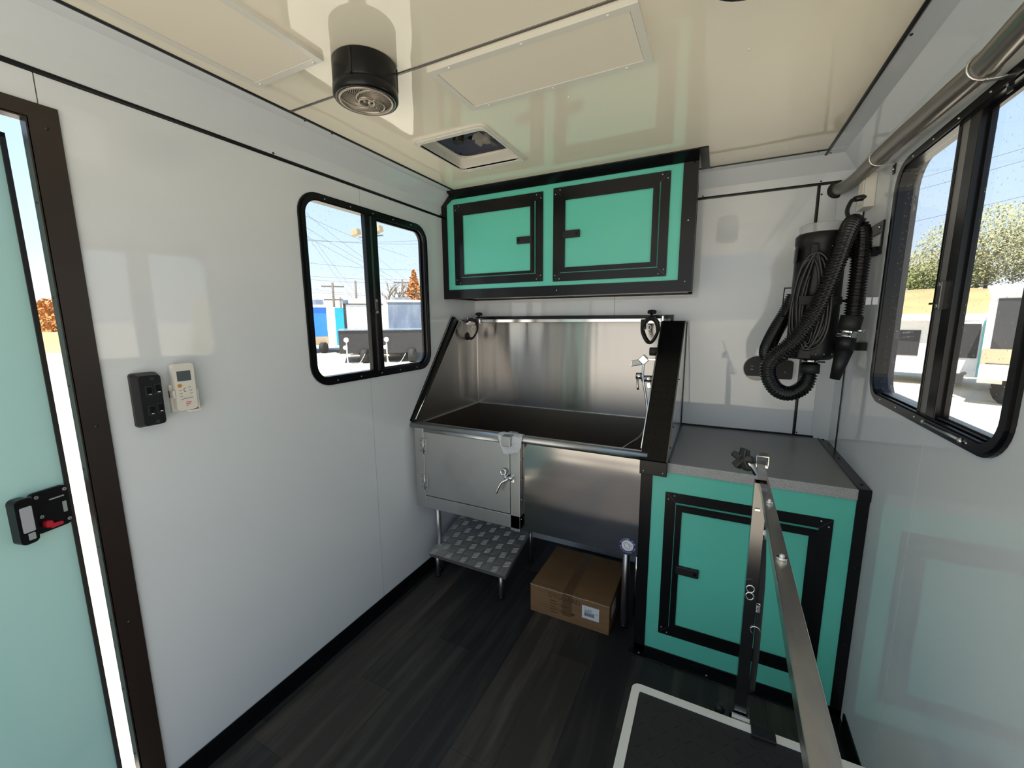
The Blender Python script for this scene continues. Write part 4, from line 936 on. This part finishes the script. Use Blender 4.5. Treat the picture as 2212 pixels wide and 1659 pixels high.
hp = [Hh(1749, 772, 1.98), Hh(1748, 800, 1.98), Hh(1745, 818, 1.975), Hh(1733, 838, 1.96), Hh(1705, 850, 1.94), Hh(1678, 842, 1.92), Hh(1662, 818, 1.91), Hh(1660, 792, 1.90), Hh(1676, 768, 1.885), Hh(1705, 745, 1.875), Hh(1735, 712, 1.862),
      Hh(1765, 665, 1.855), Hh(1788, 615, 1.855), Hh(1808, 565, 1.860), Hh(1826, 515, 1.875), Hh(1838, 487, 1.905), Hh(1846, 481, 1.945),
      Hh(1846, 500, 2.02), Hh(1833, 545, 2.06), Hh(1800, 600, 2.075), Hh(1740, 640, 2.10), Hh(1700, 670, 2.09), Hh(1679, 705, 2.06), Hh(1664, 738, 2.02), Hh(1655, 765, 1.95), Hh(1668, 777, 1.89), Hh(1690, 762, 1.84), Hh(1722, 735, 1.815)]
h1 = hp[:16]
q = B()
def corr(q, pts, m, R_=.0258, amp=.0042, pitch=.0098):
    p = resample(spline(pts, 14), pitch / 4); q.tube(p, lambda i: R_ + amp * (1, .2, -1, .2)[i % 4], m, 16)
pathA = [hp[1]] + hp[2:17] + [Hh(1858, 492, 1.95), Hh(1862, 520, 1.93), Hh(1858, 570, 1.915), Hh(1850, 630, 1.91), Hh(1842, 690, 1.91)]
# main run: bottom loop, diagonal, over the top, down to the nozzle
corr(q, pathA, 'hose')
obj('air_hose', q, dy, label='black corrugated hose looped over the canister')
q = B(); corr(q, [Hh(1715, 640, 2.07), Hh(1700, 672, 2.06), Hh(1681, 705, 2.04), Hh(1664, 738, 2.00), Hh(1657, 762, 1.955), Hh(1668, 776, 1.915), Hh(1690, 766, 1.89), Hh(1715, 742, 1.885)], 'hose'); obj('air_hose', q, dy, label='second turn of the hose left of the canister')
q = B(); c0, c1 = Hh(1751, 770, 1.98), Hh(1748, 806, 1.98); q.cyl(c0.lerp(c1, .45), c1, .0335, 'rubber', n=22); q.cyl(c0 + Vector((0, 0, .02)), c0.lerp(c1, .45), .026, 'black', n=20); obj('hose_cuff', q, dy)
q = B(); a, c = c0.lerp(c1, .12), c0.lerp(c1, .36); q.cyl(a, c, .0285, 'chrome', n=22); q.box(a.x + .025, a.x + .048, a.y - .004, a.y + .004, c.z, c.z + .006, 'black'); obj('hose_clamp', q, dy)
n0, n1, n2, n3, n4 = Hh(1841, 682, 1.91), Hh(1832, 714, 1.91), Hh(1828, 728, 1.91), Hh(1824, 755, 1.91), Hh(1803, 819, 1.91)
q = B(); q.cyl(n0, n1, .034, 'rubber', n=22); q.cyl(n2, n3, .031, 'blackm', .028, 22); q.cyl(n3, n4, .028, 'blackm', .0165, 22); obj('nozzle', q, dy)
q = B(); q.cyl(n1 - (n1 - n0) * .1, n1.lerp(n2, .55), .0325, 'chrome', n=22); q.cyl(n1.lerp(n2, .7), n2, .0325, 'chrome', n=22); a = n1 + Vector((.02, -.028, .0)); q.cyl(a, a + Vector((.022, 0, 0)), .006, 'chrome', n=10); obj('hose_clamp', q, dy)

# outlet plate and small black box on the back wall
oc = at(1636, 795, D)
po = thing('round_outlet', (oc.x, D, oc.z - .06), 'round black double outlet on the back wall below the dryer', 'outlet')
q = B(); q.lathe((oc.x, D, oc.z), (0, -1, 0), [(.064, 0), (.063, .003), (0, .003)], 'white', 36); obj('ring_plate', q, po)
q = B(); pts = [(oc.x + .060 * math.cos(a), oc.z + .060 * math.sin(a)) for a in [math.radians(-42 + 264 * i / 30) for i in range(31)]]; q.plate(pts, [], 'y', D - .007, D - .002, 'print')
for dx in (-.024, .024):
    for dz in (-.006, .010): q.box(oc.x + dx - .006, oc.x + dx + .006, D - .0075, D - .0069, oc.z + dz - .001, oc.z + dz + .001, 'silverlab')
obj('receptacle', q, po)
o2 = at(1692, 798, D)
q = B(); q.plate(rrect(o2.x - .036, o2.x + .036, o2.z - .045, o2.z + .045, .010, 4), [], 'y', D - .030, D, 'blackm'); q.ball((o2.x + .005, D - .030, o2.z - .01), .003, 'zinc', n=6); obj('junction_box', q, label='small black box on the back wall right of the round outlet', cat='box')

# ---------------------------------------------------------------- grooming table and arm
tb = thing('grooming_table', (1.62, .55, .0), 'low grooming table with white rim and black textured mat', 'table')
tx0, tx1, ty0, ty1, tz = 1.308, 1.925, .06, 1.002, .500
q = B(); q.plate(rrect(tx0, tx1, ty0, ty1, .018, 4), [rrect(tx0 + .020, tx1 - .020, ty0 + .020, ty1 - .020, .006, 2)], 'z', tz - .030, tz, 'rim'); obj('rim', q, tb)
q = B(); q.box(tx0 + .018, tx1 - .018, ty0 + .018, ty1 - .018, tz - .028, tz - .003, 'mat'); mt = obj('mat', q, tb)
q = B()
for i in range(22):
    for j in range(30):
        x, y = tx0 + .04 + i * .0255, ty0 + .04 + j * .0295; s_ = 1 if (i + j) % 2 else -1
        q.obox((x, y, tz - .0028), (.006, .006 * s_, 0), (-.0008 * s_, .0008, 0), (0, 0, .0007), 'mat')
obj('mat_bumps', q, mt, kind='stuff')
for xx, yy in ((tx0 + .12, ty0 + .12), (tx1 - .12, ty0 + .12), (tx0 + .12, ty1 - .16), (tx1 - .12, ty1 - .16)):
    q = B(); q.box(xx - .02, xx + .02, yy - .02, yy + .02, 0.0, tz - .03, 'blackm', .003); obj('leg', q, tb)
ga = thing('overhead_stand', (1.557, 1.02, .47), 'square chrome grooming arm clamped to the table, its bar reaching to the camera', 'stand')
b0 = Vector((1.561, 1.000, 1.072)); bd_ = Vector((-.0547, -1, .131)).normalized(); hr = .0095
sd_ = bd_.cross(Vector((0, 0, 1))).normalized(); ud = sd_.cross(bd_).normalized()
q = B(); px0, px1, py0, py1 = 1.546, 1.571, 1.012, 1.037
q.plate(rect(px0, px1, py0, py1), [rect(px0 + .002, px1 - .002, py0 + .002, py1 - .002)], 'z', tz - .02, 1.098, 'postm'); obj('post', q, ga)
q = B()
def hollow(q, a, c, h, t, m):
    hv = h * .8
    for s1, s2 in ((1, 0), (-1, 0), (0, 1), (0, -1)):
        if s1: q.obox((a + c) / 2 + sd_ * (s1 * (h - t / 2)), sd_ * (t / 2), (c - a) / 2, ud * hv, m, .0005)
        else: q.obox((a + c) / 2 + ud * (s2 * (hv - t / 2)), sd_ * h, (c - a) / 2, ud * (t / 2), m, .0005)
hollow(q, b0 + Vector((0.006, 0, 0.012)) - bd_ * .30, b0 + Vector((0.006, 0, .012)) + bd_ * 1.0, hr, .0018, 'scuff'); obj('cross_bar', q, ga)
q = B(); kx_ = at(1647, 996, 1.290); q.plate(rect(kx_.x - .0155, kx_.x + .0155, kx_.z - .0135, kx_.z + .0135), [rect(kx_.x - .0136, kx_.x + .0136, kx_.z - .0116, kx_.z + .0116)], 'y', 1.290, 1.325, 'scuff'); q.box(kx_.x - .015, kx_.x + .015, 1.288, 1.326, kx_.z - .020, kx_.z - .0125, 'scuff', .001); obj('collar', q, ga)
bc = b0 + Vector((.006, 0, .012))
for t_ in (.115, .40):
    q = B(); c = bc + bd_ * t_ + ud * (hr * .8); q.cyl(c, c + ud * .004, .0062, 'chrome', n=12); q.ball(c + ud * .005, .0038, 'chrome', n=8); obj('bolt', q, ga)
q = B(); kc = at(1606, 993, 1.0)
q.tube([at(1634, 1024, 1.005), at(1620, 1003, 1.0), kc], .0055, 'chrome', 10)
for a in range(5):
    an = a * 2 * PI / 5 + .2; v_ = Vector((math.cos(an) * .8, -.25 * math.cos(an), math.sin(an))) * .0155; q.obox(kc + v_ * .9, v_ * .75, Vector((.0055, .009, -.004)), v_.cross(Vector((.5, .8, 0))).normalized() * .0075, 'blackm', .003)
q.ball(kc, .012, 'blackm'); q.ball(kc + Vector((.012, -.004, .002)), .006, 'chrome', n=8); obj('clamp_knob', q, ga)
q = B(); q.plate([(px0 - .010, py0 - .008), (px0 - .005, py0 - .008), (px0 - .005, py0 - .004), (px1 + .004, py0 - .004), (px1 + .004, py1), (px1 + .008, py1), (px1 + .008, py0 - .008)], [], 'z', tz - .035, tz + .012, 'chrome')
q.box(px1 + .010, px1 + .060, ty1 - .028, ty1 + .004, tz - .036, tz + .004, 'blackm', .002); q.ball((px0 - .03, py0 + .02, tz - .015), .013, 'blackm'); obj('table_clamp', q, ga)
hs = thing('hanging_strap', (1.585, 1.03, .57), 'black nylon strap with chrome clips hanging beside the arm post', 'strap')
q = B(); pts = [at(1648, 1150, 1.03), at(1646, 1250, 1.035), at(1638, 1350, 1.035), at(1632, 1420, 1.04), at(1622, 1500, 1.04)]
q.tube(resample(spline(pts, 6), .01), .011, 'rubber', 8, flat=.35); obj('webbing', q, hs)
q = B(); k1 = at(1650, 1118, 1.02)
q.tube([k1 + Vector((.008 * math.cos(a), 0, .010 * math.sin(a))) for a in [2 * PI * i / 12 for i in range(12)]], .0025, 'chrome', 6, closed=True)
k2 = at(1646, 1100, 1.015); q.tube([k2 + Vector((.006 * math.cos(a), 0, .012 * math.sin(a))) for a in [PI * i / 8 - .6 for i in range(13)]], .0025, 'chrome', 6)
q.cyl(at(1648, 1140, 1.025), at(1647, 1162, 1.025), .0085, 'chrome', n=12); q.cyl(at(1650, 1124, 1.022), at(1649, 1140, 1.022), .009, 'rubber', n=12)
q.box(k2.x - .014, k2.x - .004, 1.008, 1.012, k2.z - .003, k2.z + .001, 'chrome')
k3 = at(1620, 1280, 1.0)
for dz in (.009, -.009): q.tube([k3 + Vector((.008 * math.cos(a), 0, dz + .009 * math.sin(a))) for a in [2 * PI * i / 12 for i in range(12)]], .0014, 'chrome', 5, closed=True)
k4 = at(1634, 1312, 1.02); q.tube([k4 + Vector((.007 * math.cos(i * 1.2), .004 * math.sin(i * 1.2), .009 - i * .0007)) for i in range(28)], .0013, 'chrome', 5)
k5 = at(1631, 1362, 1.01); q.tube([k5 + Vector((.010 * math.cos(a), 0, .010 * math.sin(a))) for a in [2 * PI * i / 12 for i in range(9)]], .0012, 'chrome', 5)
obj('clips', q, hs, label='chrome clips and spring', kind='stuff')

# ---------------------------------------------------------------- outdoors
GZ = -.55
gb = bpy.data.meshes.new('ground'); 
q = B(); q.poly([(-260, -200, GZ), (260, -200, GZ), (260, 420, GZ), (-260, 420, GZ)], 'gravel'); obj('ground', q, kind='structure', label='sunlit pale gravel yard around the trailer')
def pol(az, d, z=0): a = math.radians(az); return Vector((CAM.x + d * math.sin(a), CAM.y + d * math.cos(a), z))
def zel(d, el): return CAM.z + d * math.tan(math.radians(el))
def face_box(q, az0, az1, d, z0, z1, m, depth, off=0.0):
    """box whose front face spans two bearings at distance d"""
    a, c = pol(az0, d), pol(az1, d); r = (c - a); back = Vector((math.sin(math.radians((az0 + az1) / 2)), math.cos(math.radians((az0 + az1) / 2)), 0))
    a = a - back * off; c = c - back * off
    pts = [Vector((a.x, a.y, z0)), Vector((c.x, c.y, z0)), Vector((c.x, c.y, z1)), Vector((a.x, a.y, z1))]
    q.solid(pts, back * depth, m)
def wheel(q, p, r): q.cyl(p, p + Vector((.25, .1, 0)), r, 'tire', n=16)
# left window: row of trailers
t = thing('enclosed_trailer', pol(-51, 28, GZ), 'blue enclosed trailer at the left of the left window', 'trailer')
zt = zel(28, 1.55); q = B(); face_box(q, -53.8, -50.3, 28, GZ + .55, zt, 'tblue', 4); face_box(q, -50.35, -49.9, 28, GZ + .5, zt + .1, 'tcream', 4, .05); face_box(q, -53.8, -50.3, 28, GZ + .5, GZ + 1.0, 'ttan', .1, .06); obj('body', q, t)
q = B(); face_box(q, -54, -49.8, 28, zt, zt + .15, 'twhite', 4, .1); face_box(q, -52.2, -50.6, 29, zt + .15, zt + .5, 'tgrey', 1.2); obj('roof', q, t)
q = B(); wheel(q, pol(-51.2, 27.8, GZ + .33), .33); wheel(q, pol(-52.6, 27.8, GZ + .33), .33); obj('wheels', q, t)
t = thing('enclosed_trailer', pol(-49.4, 27, GZ), 'bright blue enclosed trailer next to the white one outside', 'trailer')
q = B(); face_box(q, -49.85, -49.3, 27, GZ + .4, zel(27, 1.6), 'twhite', 4); face_box(q, -49.4, -48.1, 27, GZ + .5, zel(27, 1.5), 'tblue2', 4); obj('body', q, t)
q = B(); wheel(q, pol(-48.6, 26.7, GZ + .33), .33); obj('wheels', q, t)
t = thing('enclosed_trailer', pol(-46, 25, GZ), 'white enclosed trailer with black edges in the left window', 'trailer')
q = B(); face_box(q, -48.1, -43.4, 25, GZ + .5, zel(25, 1.95), 'twhite', 5); obj('body', q, t)
q = B(); face_box(q, -48.35, -48.05, 25, GZ + .5, zel(25, 2.0), 'tblack', 1, .03); face_box(q, -48.35, -43.4, 25, zel(25, 1.92), zel(25, 2.05), 'tblack', 5, .05); face_box(q, -46.9, -45.9, 26, zel(25, 2.05), zel(25, 2.8), 'tcream', 1.0); face_box(q, -48.4, -47.7, 26, zel(25, 2.05), zel(25, 2.6), 'tgrey', 1.0); obj('roof', q, t)
q = B(); wheel(q, pol(-46.6, 24.8, GZ + .33), .33); obj('wheels', q, t)
t = thing('enclosed_trailer', pol(-41, 23, GZ), 'grey-blue enclosed trailer seen in the right pane of the left window', 'trailer')
q = B(); face_box(q, -42.9, -37.6, 23, GZ + .5, zel(23, 2.25), 'tgrey', 5); face_box(q, -43.5, -42.85, 23.4, GZ + .5, zel(23, 2.1), 'twhite', 4); obj('body', q, t)
q = B(); face_box(q, -43.0, -37.6, 23, zel(23, 2.25), zel(23, 2.55), 'tcream', 5, .05); face_box(q, -42.4, -40.0, 24, zel(23, 2.5), zel(23, 3.0), 'tgrey', 1.0); obj('roof', q, t)
q = B(); wheel(q, pol(-40.6, 22.8, GZ + .33), .33); obj('wheels', q, t)
for (a0, a1, d, lab) in ((-49.15, -44.5, 20.6, 'low black trailer in front of the white trailer outside'), (-44.2, -37.8, 20.3, 'low black trailer in front of the grey-blue trailer outside')):
    t = thing('dump_trailer', pol((a0 + a1) / 2, d, GZ), lab, 'trailer')
    q = B(); face_box(q, a0, a1, d, GZ + .45, zel(d, -1.35), 'tblack', 3.5); face_box(q, a0 - .05, a1, d, zel(d, -1.40), zel(d, -1.28), 'tgrey', 3.5, .05); obj('bed', q, t)
    q = B(); p = pol(a0 + .9, d - .4, GZ); q.tube([p + Vector((0, 0, .05)), p + Vector((0, 0, 1.0))], .03, 'twhite', 8); q.ball(p + Vector((0, 0, 1.1)), .12, 'twhite'); q.ball(p + Vector((-.1, 0, .75)), .10, 'twhite'); q.tube(spline([p + Vector((0, 0, .5)), p + Vector((.3, -.2, .08)), p + Vector((.8, -.1, .08)), p + Vector((1.1, 0, .5))], 6), .012, 'twhite', 6); obj('jack', q, t)
    q = B(); wheel(q, pol((a0 * .4 + a1 * .6), d - .1, GZ + .32), .32); obj('wheels', q, t)
# floodlight pole, utility poles and wires
fp_ = thing('floodlight_pole', pol(-43.9, 32, GZ), 'tall grey pole with two floodlights outside the left window', 'street lamp')
q = B(); p = pol(-43.9, 32, GZ); q.tube([p, Vector((p.x, p.y, zel(32, 10.5)))], .11, 'polem', 8); zt = zel(32, 10.5); q.tube([Vector((p.x - 1.6, p.y, zt)), Vector((p.x + .4, p.y + .3, zt))], .05, 'polem', 6); obj('pole', q, fp_)
for dx, lab in ((-1.9, 0), (.25, 1)):
    q = B(); q.obox((p.x + dx, p.y, zt + .35), (.30, 0, .07), (0, .2, 0), (-.04, 0, .20), 'lamp', .03); obj('floodlight', q, fp_)
for az, d, e1, lab in ((-49.4, 60, 4.6, 'utility pole with crossarm above the bright blue trailer'), (-46.7, 62, 4.9, 'plain utility pole above the white trailer'), (-48.6, 75, 2.8, 'short distant utility pole between the two taller ones'), (-40.9, 70, 5.2, 'distant utility pole beside the bare tree')):
    u = thing('utility_pole', pol(az, d, GZ), lab, 'pole')
    q = B(); p = pol(az, d, GZ); zt = zel(d, e1); q.tube([p, Vector((p.x, p.y, zt))], .14, 'polew', 8); obj('post', q, u)
    if az in (-49.4, -40.9):
        q = B(); rt = pol(az + 90, 1, 0) - CAM; rt.z = 0; q.obox((p.x, p.y, zt - .5), rt.normalized() * 1.3, (0, .08, 0), (0, 0, .08), 'polew'); obj('crossarm', q, u); q = B(); q.obox((p.x, p.y, zt - 2.2), rt.normalized() * 1.1, (0, .08, 0), (0, 0, .08), 'polew'); obj('crossarm', q, u)
def wire(p0, p1, sag, r=.022):
    q = B(); q.tube([p0.lerp(p1, i / 10) - Vector((0, 0, sag * 4 * (i / 10) * (1 - i / 10))) for i in range(11)], r, 'wire', 5); return q
wl_ = [((-54, 14.2, 40), (-43, 6.0, 55)), ((-54, 12.2, 40), (-42, 5.4, 56)), ((-54, 13.0, 40), (-40, 8.0, 55)), ((-54, 9.6, 40), (-36, 9.8, 42)), ((-54, 9.4, 40), (-36, 10.3, 42)), ((-54, 7.0, 48), (-36, 6.4, 48)), ((-54, 5.4, 50), (-36, 5.3, 50)),
       ((-54, 5.0, 50), (-36, 4.8, 50)), ((-54, 4.2, 60), (-46, 3.3, 60)), ((-54, 3.7, 60), (-44, 3.1, 60)), ((-53, 12.0, 45), (-47, 2.6, 70)), ((-51, 9.5, 45), (-46, 2.5, 70)), ((-54, 11.0, 40), (-38, 3.0, 60)), ((-44, 8.0, 60), (-37, 2.8, 80))]
WLAB = ['highest of the wires slanting down to the right in the left window', 'third wire down of those slanting right in the left window', 'second wire down of those slanting right in the left window', 'lower wire of the close level pair high in the left window', 'upper wire of the close level pair high in the left window',
        'level wire midway down the sky of the left window', 'upper of the two level wires above the utility poles', 'lower of the two level wires above the utility poles', 'lowest wire but one over the blue trailer outside', 'lowest wire over the blue trailer outside', 'steepest wire falling right to the short utility pole',
        'steep wire falling right beside the plain utility pole', 'long wire slanting from top left to the bare tree', 'wire slanting down behind the floodlight pole to the conifer']
for i, (a, c) in enumerate(wl_):
    p0, p1 = pol(a[0], a[2], zel(a[2], a[1])), pol(c[0], c[2], zel(c[2], c[1]))
    obj('power_line', wire(p0, p1, .25, .011), label=WLAB[i], cat='wire', group='overhead wires outside the left window')
for i, (e0, e1_) in enumerate(((14.6, 13.3), (13.6, 12.4), (10.8, 9.6), (6.2, 6.9), (5.7, 6.2))):
    obj('power_line', wire(pol(14, 45, zel(45, e0 - 2.2)), pol(34, 45, zel(45, e1_ + 2.0)), .2, .012), label=['highest wire across the sky of the right window', 'second highest wire across the sky of the right window', 'lone middle wire across the sky of the right window', 'upper of the two low wires crossing the tree in the right window', 'lower of the two low wires crossing the tree in the right window'][i], cat='wire', group='overhead wires outside the right window')
# trees
def branches(q, p, d, L, r, lev, m, spread=.6):
    e1_ = p + d * L; q.tube([p, e1_], lambda i: r * (1 if i == 0 else .7), m, 5)
    if lev:
        for k in range(3 if lev > 1 else 4):
            a = random.uniform(0, 2 * PI); o = Vector((math.cos(a), math.sin(a), random.uniform(-.1, .6))); branches(q, p + d * L * random.uniform(.55, 1), (d + o * spread).normalized(), L * random.uniform(.55, .75), r * .6, lev - 1, m, spread)
def crown(q, c, rx, rz, n_, leaf, m, tri=False):
    for i in range(n_):
        while True:
            v = Vector((random.uniform(-1, 1), random.uniform(-1, 1), random.uniform(-1, 1)))
            if v.length < 1: break
        if tri: v.x *= (1 - (v.z + 1) / 2) + .1; v.y *= (1 - (v.z + 1) / 2) + .1
        p = c + Vector((v.x * rx, v.y * rx, v.z * rz)); a = Vector((random.uniform(-1, 1), random.uniform(-1, 1), random.uniform(-1, 1))).normalized(); u = a.orthogonal().normalized(); s_ = leaf * random.uniform(.6, 1.3)
        q.poly([p + a * s_, p + u * s_ * .5, p - a * s_, p - u * s_ * .5], m)
def tree(az, d, htop, rx, n_, leaf, m, lab, lev=3, tri=False, low=.25, cat='tree', gz=GZ):
    p = pol(az, d, gz); t = thing('tree', p, lab, cat); hh = htop - gz
    q = B(); branches(q, p, Vector((0, 0, 1)), hh * .38, hh * .02, lev, 'bark'); obj('trunk', q, t)
    if n_: q = B(); crown(q, p + Vector((0, 0, hh * (.5 + low / 2))), rx, hh * (.5 - low / 2), n_, leaf, m, tri); obj('crown', q, t, kind='stuff')
    return t
tree(-42.3, 38, zel(38, 6.3), 2, 0, .1, 'bark', 'bare leafless tree outside the left window', lev=4)
tree(-39.4, 40, zel(40, 6.6), 1.9, 1500, .17, 'leafo', 'rusty-brown conifer at the right side of the left window', tri=True, low=.1)
tree(22.0, 49, zel(49, 9.6), 4.4, 9000, .11, 'leafy', 'large pale thin-leaved tree in the right window', low=.06, gz=3.3)
tree(25.8, 50, zel(50, 8.6), 4.6, 6500, .12, 'leafy', 'second pale tree at the right edge of the right window', low=.05, gz=3.3)
tree(17.2, 60, zel(60, 6.3), 4.5, 4500, .13, 'leafy', 'distant pale tree behind the left pane of the right window', low=.05, gz=3.3)
tree(19.2, 55, zel(55, 5.0), 3.5, 2600, .18, 'leafg', 'small olive tree beyond the hill in the right window', low=.05, gz=3.3)
tree(28.5, 48, zel(48, 6.2), 4, 3000, .18, 'leafg', 'olive tree just past the right edge of the window view', low=.05, gz=3.3)
tree(-73.2, 60, zel(60, 2.2), 4.0, 1800, .25, 'leafo', 'autumn orange tree seen through the door gap', low=.0)
tree(-76.5, 70, zel(70, 2.0), 6.0, 1800, .3, 'leafg', 'green tree seen through the door gap', low=.0)
# grassy bank
q = B(); rows = []
for j, (dd_, zz) in enumerate(((30, GZ - .02), (33, .5), (38, 1.9), (46, 3.45), (60, 3.5), (80, 3.5))):
    rows.append([q.bm.verts.new(pol(-2 + i * 2.2, dd_, zz + random.uniform(-.15, .15) * (j > 0))) for i in range(30)])
q._fin([q.bm.faces.new((a[i], a[i + 1], b_[i + 1], b_[i])) for a, b_ in zip(rows, rows[1:]) for i in range(29)], 'grass', True); obj('grass_bank', q, kind='structure', label='dry yellow grass bank beyond the yard')
q = B(); rows = []
for j, (dd_, zz) in enumerate(((40, GZ - .02), (48, .2), (60, .7))):
    rows.append([q.bm.verts.new(pol(-100 + i * 2.0, dd_, zz)) for i in range(22)])
q._fin([q.bm.faces.new((a[i], a[i + 1], b_[i + 1], b_[i])) for a, b_ in zip(rows, rows[1:]) for i in range(21)], 'grass', True); obj('grass_verge', q, kind='structure', label='strip of grass seen through the door gap')
# right window trailers
t = thing('enclosed_trailer', pol(17, 17, GZ), 'white enclosed trailer with a dark window in the left pane of the right window', 'trailer')
d = 17.0; zt = zel(d, -.45); q = B(); face_box(q, 14.3, 19.35, d, GZ + .35, zt, 'twhite', 2.4); obj('body', q, t)
q = B(); face_box(q, 14.2, 22.6, d - .3, zt, zt + .18, 'twhite', 2.7, .0); obj('roof', q, t)
q = B(); face_box(q, 15.8, 18.3, d, zel(d, -3.9), zel(d, -1.4), 'tblack', .04, .03); obj('window', q, t)
q = B(); face_box(q, 19.35, 20.0, d - .3, GZ + .35, zt, 'twhite', .2); face_box(q, 20.0, 20.35, d - .3, GZ + .35, zt, 'taqua', .2); face_box(q, 20.35, 22.3, d - .3, GZ + .35, zt, 'twhite', 2.6); face_box(q, 22.3, 22.5, d - .3, GZ + .35, zt, 'taqua', .2); obj('front_wall', q, t)
q = B(); face_box(q, 20.4, 22.2, d - .3, zel(d, -3.85), zel(d, -.75), 'tblack', .04, .03); obj('window', q, t)
q = B(); p = pol(20.6, d - 2.2, GZ); q.tube([pol(19.4, d - .4, GZ + .45), p + Vector((0, 0, .45)), pol(21.6, d - .4, GZ + .45)], .05, 'tblack', 6); q.cyl(p, p + Vector((0, 0, 1.0)), .05, 'tblack', n=8); q.box(p.x - .2, p.x + .2, p.y - .2, p.y + .2, GZ + .4, GZ + .6, 'tblack'); obj('tow_tongue', q, t)
t = thing('enclosed_trailer', pol(24.6, 15, GZ), 'taller trailer with black front at the right edge of the right window', 'trailer')
d = 14.5; zt = zel(d, 1.95); q = B(); face_box(q, 22.45, 31, d, GZ + .45, zt, 'twhite', 4); obj('body', q, t)
q = B(); face_box(q, 22.95, 28, d, zel(d, -3.0), zt - .12, 'tblack', .05, .03); face_box(q, 22.5, 28, d, GZ + .9, zel(d, -3.0), 'ttan', .05, .05); face_box(q, 22.8, 24.2, d, zel(d, -5.0), zel(d, -4.3), 'tblack', .05, .08); face_box(q, 22.6, 28, d, GZ + .6, GZ + .9, 'tcream', .6, .6); obj('front_wall', q, t)
q = B(); face_box(q, 22.3, 31.2, d, zt, zt + .12, 'twhite', 4.1, .1); obj('roof', q, t)
q = B(); wheel(q, pol(24.3, d - .1, GZ + .35), .35); obj('wheels', q, t)
